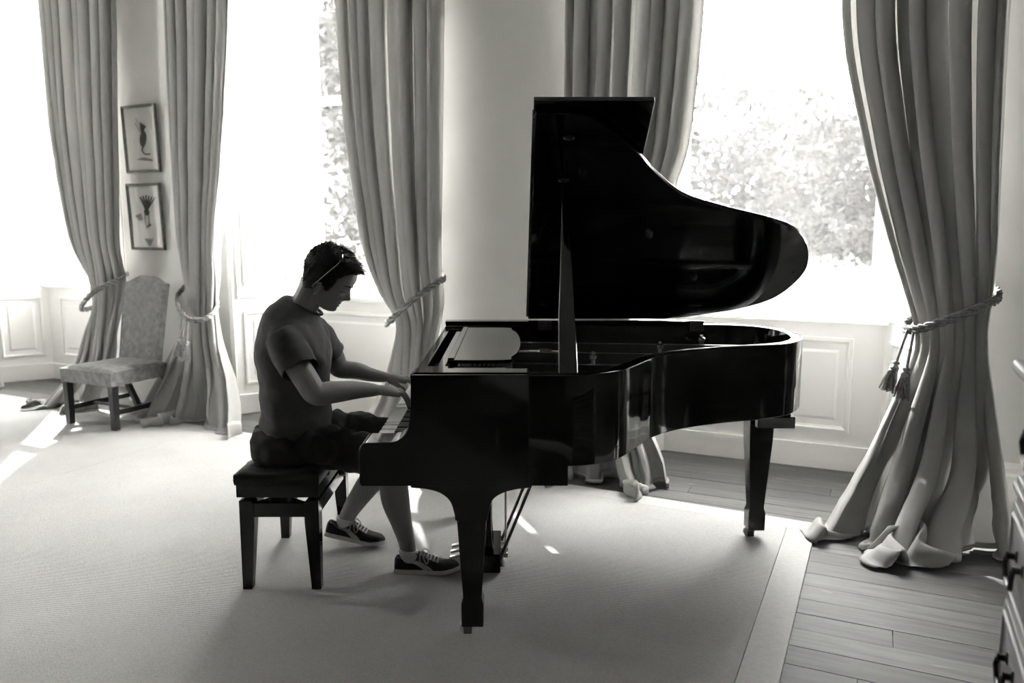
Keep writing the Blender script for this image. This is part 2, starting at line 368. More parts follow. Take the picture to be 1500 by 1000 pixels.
def window(idx, c):
    org = (c, VW, 0)
    w = thing('window_%d' % idx, None, None, org, 'room', kind='structure')
    for s, nm in ((-1, 'reveal'), (1, 'reveal')):
        mb = MB()
        poly = [(c+s*1.0, VW), (c+s*1.0, VW+.62), (c+s*.67, VW+.62), (c+s*.67, VB), (c+s*.95, VW)]
        mb.prism(poly, 0, 4.17)
        P = Vector((c+s*.95, VW, 0)); Q = Vector((c+s*.67, VB, 0)); D = (Q-P).normalized(); N = Vector((-s*D.y, s*D.x, 0)); L = (Q-P).length
        if N.x*s > 0: N = -N
        # dado block with its ledge, then the folded shutter standing on it
        mb.build(nm, M['white'], w, bevel=.004)
        m2 = MB(); panel(m2, P, D, N, .07, L-.06, .24, .84); m2.build('dado_panel', M['white'], w)
        m4 = MB(); sh = [P+D*.03+N*.0, P+D*(L-.015), P+D*(L-.015)+N*.018, P+D*.03+N*.018]
        m4.prism([(p.x, p.y) for p in sh], .955, 4.13)
        P2 = P+N*.018
        for (z0, z1) in ((1.05, 1.86), (1.98, 2.22), (2.34, 3.1), (3.2, 4.05)): panel(m4, P2, D, N, .075, L-.065, z0, z1, .03, .012)
        m4.build('shutter', M['white'], w)
        m5 = MB(); pl = [P, P+D*L, P+D*L+N*.02, P+N*.02]; m5.prism([(p.x, p.y) for p in pl], 0, .16); m5.build('plinth', M['white'], w, bevel=.003)
    m = MB(); m.box((c-.67, VB, 0), (c+.67, VW+.62, .93)); m.build('apron', M['white'], w)
    m = MB(); panel(m, (c, VB, 0), (1, 0, 0), (0, -1, 0), -.5, .5, .24, .84, .045, .016); m.build('apron_panel', M['white'], w)
    m = MB(); m.box((c-.67, VB-.018, 0), (c+.67, VB, .16)); m.build('plinth', M['white'], w, bevel=.003)
    m = MB(); m.box((c-.685, VB-.04, .93), (c+.685, VB+.2, .962)); m.build('window_sill', M['white'], w, bevel=.006)
    m = MB()
    for s in (-1, 1): m.box((c+s*.67-.001, VB+.02, .962), (c+s*.615, VB+.34, 4.14))
    m.box((c-.67, VB+.02, 4.09), (c+.67, VB+.34, 4.17)); m.build('window_frame', M['white'], w, bevel=.004)
    for nm, vv, z0, z1, rb, rt in (('lower_sash', VB+.06, .965, 2.555, .07, .055), ('upper_sash', VB+.115, 2.50, 4.10, .055, .06)):
        m = MB()
        for s in (-1, 1): m.box((c+s*.618, vv, z0), (c+s*.573, vv+.045, z1))
        m.box((c-.574, vv, z0), (c+.574, vv+.045, z0+rb)); m.box((c-.574, vv, z1-rt), (c+.574, vv+.045, z1))
        o = m.build(nm, M['white'], w, bevel=.005)
        MB().box((c-.575, vv+.02, z0+rb-.003), (c+.575, vv+.024, z1-rt+.003)).build('pane', M['glass'], o)
    m = MB(); m.box((c-1.0, VW, 4.13), (c+1.0, VB+.1, 4.172)); m.build('soffit', M['white'], w)
    m = MB()                                             # architrave round the opening on the room side
    for s in (-1, 1): m.box((c+s*.945, VW-.012, 0), (c+s*.985, VW, 4.16))
    m.box((c-1.08, VW-.03, 4.15), (c+1.08, VW, 4.28)); m.build('architrave', M['white'], w)
for i, c in enumerate(WIN): window(i+1, c)

# added scattering volume imitating lens haze hanging in each window bay
def haze(density):
    m = bpy.data.materials.new('lens_glare'); m.use_nodes = True; n = m.node_tree.nodes; n.remove(n['Principled BSDF']); v = n.new('ShaderNodeVolumeScatter')
    v.inputs['Density'].default_value = density; v.inputs['Anisotropy'].default_value = .45; v.inputs['Color'].default_value = (1, .995, .98, 1)
    m.node_tree.links.new(v.outputs[0], n['Material Output'].inputs['Volume']); return m
for c, nm, dn in zip(WIN, ('left', 'middle', 'right'), (.10, .06, .125)):
    o = MB().prism([(c-.93, VW), (c+.93, VW), (c+.66, VB-.045), (c-.66, VB-.045)], .17, 4.12).build('window_haze', haze(dn), org=(c, VW+.2, 0), frame='room'); tag(o, 'added volume imitating lens haze filling the %s window bay' % nm, 'haze', kind='stuff')

# ------------------------------------------------------------------ outdoors
go = MB().box((-220, VW+.6, -1.2), (220, 260, -.55)).build('lawn', M['lawn'], org=(0, 0, 0), frame='room'); tag(go, kind='structure')
tg = MB().box((-40, VW+.62, -.56), (30, 15, -.42)).build('terrace', M['gravel'], org=(0, 0, 0), frame='room'); tag(tg, kind='structure')
def tree(name, label, u, vv, h, r, nl, ls, trunk=True, seed=0, base=.32, leaf='leaf', group=None):
    rr = random.Random(seed+5); org = (u, vv, -.56)
    t = thing(name, label, 'tree' if trunk else 'shrub', org, 'room', group=group)
    hubs = []
    if trunk:
        mb = MB(); top = Vector((u+rr.uniform(-.3, .3), vv+rr.uniform(-.3, .3), h*.8-.56))
        path = [Vector((u, vv, -.6)).lerp(top, k/6)+Vector((rr.uniform(-.1, .1), rr.uniform(-.1, .1), 0))*(k > 0) for k in range(7)]
        mb.tube(path, [h*.028*(1-.8*k/6) for k in range(7)], 8); mb.build('trunk', M['bark'], t, smooth=True)
        mb = MB()
        for k in range(16):
            f = rr.uniform(.3, .95); p = Vector((u, vv, -.6)).lerp(top, f); a = rr.uniform(0, 2*pi); L = r*rr.uniform(.5, .95)*(1.15-f*.5)
            q = p+Vector((cos(a)*L, sin(a)*L, L*rr.uniform(.25, .7)))
            mb.tube([p, p.lerp(q, .5)+Vector((0, 0, -.05*L)), q], [h*.010*(1.2-f), h*.007*(1.2-f), h*.002], 6); hubs += [q, p.lerp(q, .65)]
        mb.build('branch', M['bark'], t, smooth=True)
    for k in range(34 if trunk else 12):
        a = rr.uniform(0, 2*pi); f = rr.uniform(base, 1); prof = sqrt(max(.05, 1-((f-.58)/.46)**2)) if trunk else sqrt(max(.05, 1-f*f))
        d = r*prof*sqrt(rr.random()); hubs.append(Vector((u+cos(a)*d, vv+sin(a)*d, (h*f if trunk else h*f*.8)-.56)))
    vs = []; fs = []
    for i in range(nl):
        c = rr.choice(hubs); sg = r*.17
        p = Vector((c.x+rr.gauss(0, sg), c.y+rr.gauss(0, sg), c.z+rr.gauss(0, sg*.7)))
        if p.z < -.5: p.z = -.5+rr.random()*.3
        n = Vector((rr.gauss(0, 1), rr.gauss(0, 1), rr.gauss(.6, 1))).normalized(); e = n.orthogonal().normalized(); e.rotate(Matrix.Rotation(rr.uniform(0, 6.28), 3, n)); b = n.cross(e)
        s = ls*rr.uniform(.6, 1.3); k = len(vs)
        vs += [p-e*s, p+b*s*.45, p+e*s, p-b*s*.45-n*s*.15]; fs += [(k, k+1, k+2), (k, k+2, k+3)]
    mb = MB(); mb.v = [tuple(p) for p in vs]; mb.f = fs
    o = mb.build('foliage', M[leaf], t); o['kind'] = 'stuff'
tree('garden_tree', 'tall leafy tree close outside the middle window', -14.6, 18.5, 13, 4.2, 9000, .17, seed=1, base=.08)
tree('garden_tree', 'leafy tree further back outside the middle window', -19.5, 27, 14, 4.6, 6000, .25, seed=2, base=.1)
tree('garden_tree', 'broad tree outside the window behind the dining chair', -26, 19, 12, 4.4, 6000, .22, seed=3, base=.1)
tree('garden_tree', 'slender tree with a clear trunk in the middle of the right window view', -3.7, 50, 9.6, 3.4, 2600, .30, seed=4, base=.38, leaf='leaf2')
tree('garden_tree', 'round tree beside the left curtain of the right window view', -10.2, 54, 10.6, 4.4, 3200, .32, seed=5, base=.12, leaf='leaf2')
tree('garden_tree', 'pale tree seen just left of the slender one through the right window', -6.6, 62, 10.2, 4.2, 2800, .34, seed=6, base=.15, leaf='leaf2')
tree('garden_tree', 'low tree at the right edge of the right window view', -.2, 53, 6.6, 3.6, 2800, .30, seed=7, base=.1, leaf='leaf2')
for k, (u, vv, h, r) in enumerate([(-12.5, 48, 3.2, 3.2), (-8, 47, 2.8, 3.0), (-4.4, 49, 3.0, 3.2), (-1.0, 46.5, 2.9, 2.8), (2.2, 46, 3.0, 2.6)]):
    tree('garden_shrub', ['leafy shrub on the far lawn nearest the left curtain of the right window', 'leafy shrub on the far lawn under the pale tree', 'leafy shrub on the far lawn at the foot of the slender tree', 'leafy shrub on the far lawn right of the slender tree', 'leafy shrub on the far lawn nearest the right window edge'][k], u, vv, h, r, 2200, .24, trunk=False, seed=20+k, leaf='leaf2', group='shrubs along the far lawn')

# ------------------------------------------------------------------ carpet
def rug_v(u): return 4.205-.043*(u+.235)
RT = .011
rug = thing('carpet', 'large pale ribbed carpet covering most of the floorboards, under the piano', 'carpet', (-4, 2, 0), 'room')
def strip(nm, u0, u1, va, vb_fn, m, z, n=40):
    mb = MB(); poly = [(u0, va), (u1, va)]+[(lerp(u1, u0, k/n), vb_fn(lerp(u1, u0, k/n))) for k in range(n+1)]
    mb.prism(poly, .0005, z); return mb.build(nm, m, rug, bevel=.003)
SEAM = -4.51
strip('carpet_panel', SEAM+.004, -.235-.135, V0+.4, lambda u: rug_v(u)-.135, M['carpet'], RT)
strip('carpet_panel', -9.5, SEAM-.004, V0+.4, lambda u: rug_v(u)-.135, M['carpet'], RT-.002)
mb = MB(); P = [(-.235, V0+.4), (-.235, rug_v(-.235)), (-9.5, rug_v(-9.5)), (-9.5, rug_v(-9.5)-.134), (-.369, rug_v(-.369)-.134), (-.369, V0+.4)]
mb.prism(P, .0005, RT-.001); mb.build('border', M['binding'], rug, bevel=.003)
# ------------------------------------------------------------------ curtains
def curtain(label, tab, N, seed, inner, puddle=.12, zt=4.32, nu=230, nv=130, tie_z=.95, group=None):
    rr = random.Random(seed); ph = [rr.uniform(0, 6.28) for _ in range(8)]; spill = -1 if inner == 'l' else 1
    tab = sorted(tab)
    uc = (tab[-1][1]+tab[-1][2])/2; org = (uc, VW-.2, 0)
    t = thing('curtain', label, 'curtain', org, 'room', group=group)
    L = 1.0; PUD = .07
    def pos(s, q):
        pu = max(0, (q-(1-PUD))/PUD)
        z = zt*(1-q/(1-PUD)) if q < 1-PUD else 0
        z = max(z, 0)
        uL, uR, vm, am = spline(tab, z)
        sw = s+.018*sin(2*pi*2.3*s+ph[3])+.012*sin(2*pi*4.7*s+ph[4])
        low = sstep((tie_z-.05-z)/.9); up = sstep((z-tie_z)/2.2)
        w = 2*pi*N*s+ph[0]+.9*sin(2*pi*1.4*s+ph[1])+.25*fold_noise((s*3, z*.35, seed), 1)
        wl_ = 2*pi*N*.52*s+ph[2]+.8*sin(2*pi*1.1*s+ph[5])+.5*fold_noise((s*2, z*.7, seed+4), 1)
        a = sin(w)*(1-.55*low)+low*.95*sin(wl_)+.22*sin(w*.43+ph[5])
        a += low*.55*fold_noise((s*N*.5+seed, z*1.1, ph[6]), 1)+.16*fold_noise((s*N*1.2, z*.6, seed+3.3), 1)
        neck = exp(-((z-tie_z)/.28)**2)
        v = vm+am*a*(1-.25*neck)+neck*.10*(2*s-1)**2
        u = lerp(uL, uR, sw)-am*(.52*sin(2*w)*(1-.6*low)+.25*low*sin(2*wl_))*min(1, 8*s, 8*(1-s))
        cr = .012*fold_noise((u*5, z*4, seed*1.7), 1)*(1-up)+.005*fold_noise((u*12, z*8, seed), 1)*(1-up)*(.4+.6*low)
        v += cr
        lob = .5+.5*sin(2*pi*(.5*N*.33)*s+ph[4])+.7*fold_noise((s*N*.3+seed, 1.5, 2.2), 1)     # where the cloth spills
        if z < .55:                                       # cloth bellies forward over its own hem
            k = sstep((.55-z)/.55); v -= k*k*(.05+.13*max(0, lob)); u += k*k*spill*(.10*max(0, lob)+.03*fold_noise((s*N*.5, z*3, seed+9), 1))
            v += k*.022*fold_noise((u*9+seed, z*11, v*3), 1); u += k*.012*fold_noise((u*7, z*13, seed+2), 1)
        if pu > 0:
            n1 = fold_noise((s*N*.4+seed, pu*.8, 5.1), 1); n2 = fold_noise((s*N*1.1, pu*1.7, seed+.7), 1); n3 = fold_noise((s*N*2.5, pu*3, seed+1.7), 1)
            sp = puddle*max(.15, .35+.9*lob+.5*n1)
            v -= sp*(1-(1-pu)**2)*.9; u += pu*(.05*n2+spill*.10*max(0, lob))
            z = .012+.075*max(0, .35+n2)*sin(pi*min(1, pu))**.8*(.6+max(0, lob))+.012*abs(n3)
        else:
            z = max(z, .014)
        return (u, min(v, VW-.012), z)
    mb = MB(); mb.grid(pos, nu, nv)
    o = mb.build('drape', M['linen'], t, smooth=True, angle=180)
    sd = o.modifiers.new('thick', 'SOLIDIFY'); sd.thickness = .004; sd.offset = 0
    # the header tape gathered on its rod
    hb = MB(); r0 = tab[-1]
    hb.tube([(r0[1]-.08, VW-.16, zt-.04), (r0[2]+.08, VW-.16, zt-.04)], .018, 10); hb.build('curtain_rod', M['brass'], t, smooth=True)
    return t
C1R = [(4.3, -6.52, -5.66, 4.66, .055), (3.3, -6.52, -5.68, 4.66, .055), (2.28, -6.48, -5.74, 4.65, .055), (1.54, -6.35, -5.77, 4.63, .05), (1.15, -6.22, -5.79, 4.62, .042), (.95, -6.13, -5.82, 4.6, .035), (.82, -6.14, -5.84, 4.6, .035), (.5, -6.21, -5.85, 4.58, .05), (.18, -6.27, -5.88, 4.55, .06), (0, -6.36, -5.86, 4.54, .07)]
C2L = [(4.3, -5.06, -4.33, 4.62, .055), (3.2, -5.06, -4.37, 4.62, .055), (2.2, -5.05, -4.48, 4.6, .055), (1.53, -5.02, -4.59, 4.58, .05), (1.16, -5.0, -4.66, 4.57, .045), (.92, -4.98, -4.71, 4.55, .035), (.8, -5.0, -4.69, 4.55, .035), (.44, -5.2, -4.54, 4.55, .06), (.2, -5.3, -4.45, 4.54, .08), (0, -5.38, -4.38, 4.52, .085)]
C2R = [(4.3, -3.5, -2.63, 4.6, .06), (3.0, -3.47, -2.65, 4.6, .06), (2.12, -3.40, -2.66, 4.58, .055), (1.44, -3.28, -2.67, 4.56, .05), (1.07, -3.17, -2.68, 4.54, .042), (.9, -3.03, -2.69, 4.52, .035), (.78, -3.01, -2.7, 4.52, .035), (.46, -3.08, -2.68, 4.52, .055), (.2, -3.14, -2.62, 4.5, .08), (0, -3.2, -2.58, 4.48, .09)]
C3L = [(4.3, -1.8, -.95, 4.6, .06), (2.8, -1.8, -.98, 4.6, .06), (2.0, -1.8, -1.035, 4.58, .055), (1.75, -1.8, -1.10, 4.56, .05), (1.3, -1.78, -1.22, 4.55, .045), (.95, -1.74, -1.38, 4.53, .035), (.8, -1.75, -1.38, 4.53, .035), (.4, -1.82, -1.25, 4.53, .07), (.15, -1.88, -1.14, 4.53, .09), (0, -1.9, -1.1, 4.52, .10)]
C3R = [(4.3, -.32, .47, 4.55, .06), (2.6, -.28, .48, 4.55, .06), (1.96, -.146, .49, 4.52, .055), (1.45, .007, .50, 4.48, .05), (1.15, .11, .50, 4.45, .042), (1.0, .155, .49, 4.42, .036), (.88, .155, .5, 4.42, .036), (.52, .03, .56, 4.36, .075), (.2, -.075, .62, 4.28, .10), (0, -.115, .66, 4.24, .11)]
C1L = [(4.3, -8.3, -7.45, 4.62, .055), (3.2, -8.3, -7.5, 4.62, .055), (2.2, -8.28, -7.6, 4.62, .055), (1.53, -8.25, -7.72, 4.62, .05), (.92, -8.2, -7.95, 4.62, .035), (.8, -8.2, -7.93, 4.62, .035), (.44, -8.2, -7.75, 4.64, .06), (.2, -8.2, -7.62, 4.68, .06), (0, -8.2, -7.52, 4.7, .06)]
CG = None
curtain('long linen curtain at the left edge of the photo, only its bright hem in view', C1L, 7, 11, 'r')
curtain('long grey linen curtain tied back on the left of the upholstered chair', C1R, 8, 12, 'l')
curtain('long linen curtain with a double tassel, between framed prints and pianist', C2L, 7, 27, 'r', puddle=.07)
curtain('long linen curtain falling behind the hands of the pianist', C2R, 8, 14, 'l')
curtain('long linen curtain hanging behind the raised lid of the piano', C3L, 9, 35, 'r')
curtain('long curtain in shadow at the right, its hem bunched on bare boards', C3R, 9, 16, 'l', tie_z=1.02, puddle=.10)

def tieback(label, pts, tassels, hook):
    org = hook
    t = thing('curtain_tieback', label, 'tieback', org, 'room')
    P = curve2(pts, 14); mb = MB(); r = .0078
    for s in (0, 1):
        path = []
        for i, p in enumerate(P):
            tt = (P[min(i+1, len(P)-1)]-P[max(i-1, 0)]).normalized(); n = Vector((0, 0, 1)); n = (n-tt*n.dot(tt)).normalized(); b = tt.cross(n)
            a = i*.75+s*pi; path.append(p+(n*cos(a)+b*sin(a))*r*.9)
        mb.tube(path, r, 8)
    # a second turn of the rope just above
    for s in (0, 1):
        path = []
        for i, p in enumerate(P):
            tt = (P[min(i+1, len(P)-1)]-P[max(i-1, 0)]).normalized(); n = Vector((0, 0, 1)); n = (n-tt*n.dot(tt)).normalized(); b = tt.cross(n)
            a = i*.75+s*pi+1; path.append(p+Vector((0, 0, .020))+(n*cos(a)+b*sin(a))*r*.9)
        mb.tube(path, r, 8)
    mb.build('rope', M['rope'], t, smooth=True)
    mb = MB(); h = hook; mb.lathe([(.022, 0), (.024, .008), (.01, .012), (.008, .05), (.014, .055), (.012, .064), (.002, .066)], (0, 0, 0), 14, 'y')
    mb.v = [(x+h[0], h[1]-y, z+h[2]) for x, y, z in mb.v]; mb.build('hook', M['brass'], t, smooth=True)
    for (a, b) in tassels:
        a, b = Vector(a), Vector(b); d = (b-a).normalized(); L = (b-a).length
        mb = MB(); hd = .05; sk = .11
        mb.tube([a, a.lerp(b, .5)+Vector((0, -.006, 0)), a+d*(L-hd-sk)], .007, 8)
        o = mb.build('tassel', M['rope'], t, smooth=True)
        q = a+d*(L-hd-sk); m2 = MB(); rot = Vector((0, 0, -1)).rotation_difference(d)
        prof = [(.002, 0), (.016, -.004), (.019, -.014), (.012, -.02), (.016, -.026), (.023, -.036), (.021, -.048), (.024, -.052), (.022, -.058)]
        m2.lathe(prof, (0, 0, 0), 14); m2.v = [tuple(q+rot @ Vector(p)) for p in m2.v]; m2.build('tassel_head', M['rope'], o, smooth=True)
        m3 = MB()
        for k in range(26):
            an = k*2.4; rr = .019*sqrt((k+.5)/26); rb = rr*2.1
            p0 = q+rot @ Vector((rr*cos(an), rr*sin(an), -.052)); p1 = q+rot @ Vector((rb*.8*cos(an), rb*.8*sin(an), -.052-sk*.5)); p2 = q+rot @ Vector((rb*cos(an+.2), rb*sin(an+.2), -.052-sk*(1-.06*(k % 3))))
            m3.tube([p0, p1, p2], [.0045, .005, .0042], 5)
        f = m3.build('tassel_fringe', M['rope'], o, smooth=True); f['kind'] = 'stuff'
    return t
tieback('rope tieback low on the curtain left of the upholstered chair', [(-5.93, VW-.05, 1.13), (-5.80, 4.70, 1.09), (-5.80, 4.60, 1.06), (-5.90, 4.50, .99), (-6.05, 4.49, .88), (-6.16, 4.56, .82), (-6.12, 4.68, .85), (-5.97, 4.75, 1.0), (-5.95, VW-.05, 1.11)], [], (-5.94, VW, 1.12))
tieback('rope tieback with a pair of hanging tassels between prints and pianist', [(-5.02, VW-.05, 1.17), (-5.01, 4.62, 1.05), (-4.98, 4.50, .96), (-4.88, 4.455, .85), (-4.78, 4.46, .80), (-4.69, 4.54, .83), (-4.72, 4.66, .92), (-4.9, 4.76, 1.06), (-5.01, VW-.05, 1.15)],
        [((-4.86, 4.435, .83), (-4.90, 4.41, .525)), ((-4.80, 4.43, .80), (-4.815, 4.405, .50))], (-5.015, VW, 1.16))
tieback('rope tieback crossing the curtain behind the hands of the pianist', [(-2.83, VW-.05, 1.19), (-2.69, 4.68, 1.17), (-2.665, 4.58, 1.15), (-2.74, 4.48, 1.08), (-2.88, 4.43, .96), (-3.01, 4.47, .87), (-3.06, 4.56, .86), (-2.98, 4.66, .95), (-2.88, 4.76, 1.1), (-2.85, VW-.05, 1.17)], [], (-2.84, VW, 1.18))
tieback('rope tieback mostly hidden behind the raised piano lid', [(-1.83, VW-.05, 1.17), (-1.79, 4.6, 1.06), (-1.65, 4.45, .92), (-1.48, 4.43, .85), (-1.36, 4.5, .86), (-1.38, 4.64, .93), (-1.6, 4.76, 1.06), (-1.82, VW-.05, 1.15)], [], (-1.825, VW, 1.16))
tieback('rope tieback with bright tassels against the right window', [(.47, VW-.05, 1.22), (.515, 4.6, 1.19), (.51, 4.48, 1.16), (.44, 4.37, 1.13), (.30, 4.32, 1.065), (.175, 4.34, 1.01), (.11, 4.42, 1.0), (.15, 4.54, 1.04), (.35, 4.68, 1.12), (.45, VW-.05, 1.20)],
        [((.125, 4.37, 1.01), (.045, 4.34, .70)), ((.15, 4.345, 1.0), (.115, 4.31, .67))], (.46, VW, 1.21))
# ------------------------------------------------------------------ grand piano
PO = (.45, 3.41, 0); YN, YS = 2.66, 4.16
pi_ = thing('grand_piano', 'glossy black grand piano with its lid propped open on pale carpet', 'piano', PO)
OUT = [(-.345, YN), (-.1, YN), (.12, YN), (.22, YN+.006), (.30, 2.69), (.38, 2.752), (.47, 2.905), (.563, 3.06), (.70, 3.185), (.885, 3.28), (1.07, 3.345), (1.22, 3.435), (1.325, 3.59), (1.365, 3.76), (1.348, 3.93), (1.28, 4.06), (1.16, 4.135), (1.02, YS), (.8, YS), (.3, YS), (-.345, YS)]
RP = [Vector((p[0], p[1], 0)) for p in curve2([(x, y, 0) for x, y in OUT], 8)]
def normals(P):
    N = []
    for i in range(len(P)):
        t = (P[min(i+1, len(P)-1)]-P[max(i-1, 0)]).normalized(); N.append(Vector((-t.y, t.x, 0)))
    return N
RN = normals(RP)                                          # points inwards (path runs counter-clockwise)
def rim_loft(prof, lo=0, hi=None):
    return [[(p.x+n.x*d, p.y+n.y*d, z) for d, z in prof] for p, n in list(zip(RP, RN))[lo:hi]]
rz0, rz1, th = .69, 1.012, .052
prof = [(0, rz0+.003), (0, rz1-.006), (.002, rz1-.002), (.006, rz1), (th-.006, rz1), (th-.002, rz1-.002), (th, rz1-.006), (th, rz0+.003), (th-.003, rz0), (.003, rz0)]
mb = MB(); mb.loft(rim_loft(prof)); mb.build('rim', M['lacquer'], pi_, smooth=True, angle=40)
# arms (cheeks) with the curved front and the keybed
def arm(y0, y1):
    c = [(-.345, .62), (-.522, .62), (-.528, .628), (-.528, .745), (-.524, .762), (-.512, .773), (-.50, .776)]
    c += [(p.x, p.y) for p in curve2([(-.44, .777), (-.41, .779), (-.385, .788), (-.364, .812), (-.352, .85), (-.347, .91), (-.346, .96)], 5)]
    c += [(-.343, 1.008), (-.338, 1.012), (.06, 1.012), (.06, .62)]
    return MB().prism(c, y0, y1, lambda a, b, h: (a, h, b))
arm(YN-.001, 2.785).build('arm', M['lacquer'], pi_, smooth=True, bevel=.003)
arm(4.035, YS+.001).build('arm', M['lacquer'], pi_, smooth=True, bevel=.003)
MB().box((-.515, 2.70, .62), (.194, 4.12, .70)).build('keybed', M['lacquer_dull'], pi_, bevel=.004)
MB().box((-.10, YN+.001, .62), (.194, 2.74, .695)).build('keybed_rail', M['lacquer'], pi_, bevel=.003)
MB().box((-.528, 2.785, .625), (-.508, 4.035, .692)).build('key_slip', M['lacquer'], pi_, bevel=.004)
for y in (2.785, 4.022):
    MB().box((-.505, y, .70), (-.352, y+.0135, .748)).build('key_block', M['lacquer'], pi_, bevel=.002)
kw = .0235; yb = 4.0215
wm = MB().box((-.506, -.0112, -.026), (-.345, .0112, 0)).mesh('white_key', (0, 0, 0)); wm.materials.append(M['ivory'])
bm_ = MB().loft([[(-.449, -.0055, -.004), (-.30, -.0055, -.004), (-.30, .0055, -.004), (-.449, .0055, -.004)], [(-.443, -.0045, .011), (-.30, -.0045, .011), (-.30, .0045, .011), (-.443, .0045, .011)]]).mesh('black_key'); bm_.materials.append(M['ebony'])
down = {38, 40, 43, 27, 24}
for w in range(52):
    inst('white_key', wm, (0, yb-(w+.5)*kw, .736-(.008 if w in down else 0)), pi_)
    if 'ABCDEFG'[w % 7] in 'ACDFG' and w < 51: inst('black_key', bm_, (0, yb-(w+1)*kw, .736), pi_)
MB().prism([(-.356, .74), (-.352, .90), (-.344, .928), (-.330, .934), (-.318, .925), (-.325, .74)], 2.786, 4.034, lambda a, b, h: (a, h, b)).build('fallboard', M['lacquer'], pi_, smooth=True, bevel=.003)
MB().box((-.36, 2.79, .738), (-.352, 4.03, .744)).build('key_felt', M['felt'], pi_)
MB().box((-.345, 2.786, .955), (-.312, 4.034, 1.004)).build('front_rail', M['lacquer'], pi_, bevel=.004)
MB().box((-.275, 2.83, .965), (-.245, 3.99, 1.004)).build('shelf_rail', M['lacquer'], pi_, bevel=.003)
for y0, y1 in ((2.786, 2.868), (3.952, 4.034)):
    MB().box((-.312, y0, .985), (-.02, y1, 1.006)).build('desk_slide', M['lacquer'], pi_, bevel=.003)
dk = [(-.238, 2.915)]+[(p.x, p.y) for p in curve2([(-.12, 2.912), (-.01, 2.925), (.0, 2.99), (.022, 3.10), (.034, 3.25), (.038, 3.41), (.034, 3.57), (.022, 3.72), (.0, 3.83), (-.01, 3.895), (-.12, 3.908)], 6)]+[(-.238, 3.905)]
MB().prism(dk, 1.008, 1.021).build('music_desk', M['lacquer'], pi_, bevel=.003)
MB().box((-.24, 2.93, 1.004), (-.216, 3.89, 1.026)).build('desk_ledge', M['lacquer'], pi_, bevel=.003)
# belly: soundboard, iron plate with struts, strings, dampers
IN = [(p.x+n.x*th, p.y+n.y*th) for p, n in zip(RP, RN)]
IN = [(max(x, -.29), y) for x, y in IN]
mb = MB(); mb.prism(IN, .79, .80); mb.build('soundboard', M['soundboard'], pi_)
def inner_y(x):                                           # treble-side limit of the belly at this x
    best = YN+th
    for (a, b), (c, d) in zip(IN, IN[1:]):
        if d < 3.8 and min(a, c) <= x <= max(a, c) and abs(c-a) > 1e-5: best = max(best, b+(d-b)*(x-a)/(c-a))
    return best
def inner_x(y):
    best = .3
    for (a, b), (c, d) in zip(IN, IN[1:]):
        if min(b, d) <= y <= max(b, d) and abs(d-b) > 1e-5: best = max(best, a+(c-a)*(y-b)/(d-b))
    return best
mb = MB(); pl = [(d, z) for d, z in ((th+.002, .86), (th+.002, .905), (th+.06, .905), (th+.085, .885), (th+.085, .86))]
mb.loft(rim_loft(pl, 6, -6)); plate = mb.build('iron_plate', M['plate'], pi_, smooth=True, angle=30)
MB().box((-.24, YN+th+.005, .86), (.02, YS-th-.005, .905)).build('pin_block', M['plate'], plate, bevel=.006)
for y, w in ((2.98, .03), (3.25, .034), (3.55, .034), (3.86, .034)):
    x1 = inner_x(y)-.05; y2 = y+.05
    mb = MB(); mb.loft([[(.0, y-w/2, .90), (.0, y+w/2, .90), (.0, y+w/2*.7, .955), (.0, y-w/2*.7, .955)], [(x1, y2-w/2, .89), (x1, y2+w/2, .89), (x1, y2+w/2*.7, .93), (x1, y2-w/2*.7, .93)]])
    mb.build('plate_strut', M['plate'], plate, bevel=.005)
mb = MB()
for k in range(110):
    y = 2.74+k*.0108; x1 = min(inner_x(y)-.09, 1.22)
    if k > 86: a, b = (.02, y, .915), (x1-.06, y-.45*(k-86)/24-.1, .925)
    else: a, b = (.02, y, .893), (x1, y+.02, .893)
    mb.tube([a, b], .0009 if k < 86 else .0018, 4, False)
o = mb.build('string', M['string'], pi_); o['kind'] = 'stuff'
mb = MB()
for k in range(62):
    y = 2.80+k*.0195; mb.box((.13, y-.005, .898), (.19, y+.005, .925))
o = mb.build('damper', M['felt'], pi_); o['kind'] = 'stuff'
mb = MB()
for k in range(88):
    for j in range(2):
        mb.lathe([(.0035, .90), (.0035, .93)], (-.17+.06*j+.02*(k % 3), 2.75+k*.0152, 0), 6)
o = mb.build('tuning_pin', M['steel'], plate); o['kind'] = 'stuff'
for x, y in ((.70, 3.72), (.35, 3.4), (.95, 3.95)):
    MB().lathe([(.012, .90), (.012, .945), (.018, .95), (.018, .962), (.008, .968), (.008, .978)], (x, y, 0), 12).build('plate_bolt', M['steel'], plate, smooth=True)
MB().box((-.345, YS-.075, 1.012), (.97, YS+.004, 1.031)).build('hinge_rail', M['lacquer'], pi_, bevel=.003)
for x in (.17, .955):
    MB().box((x-.035, YS-.082, .985), (x+.035, YS-.074, 1.034)).build('lid_hinge', M['darkbrass'], pi_, bevel=.002)
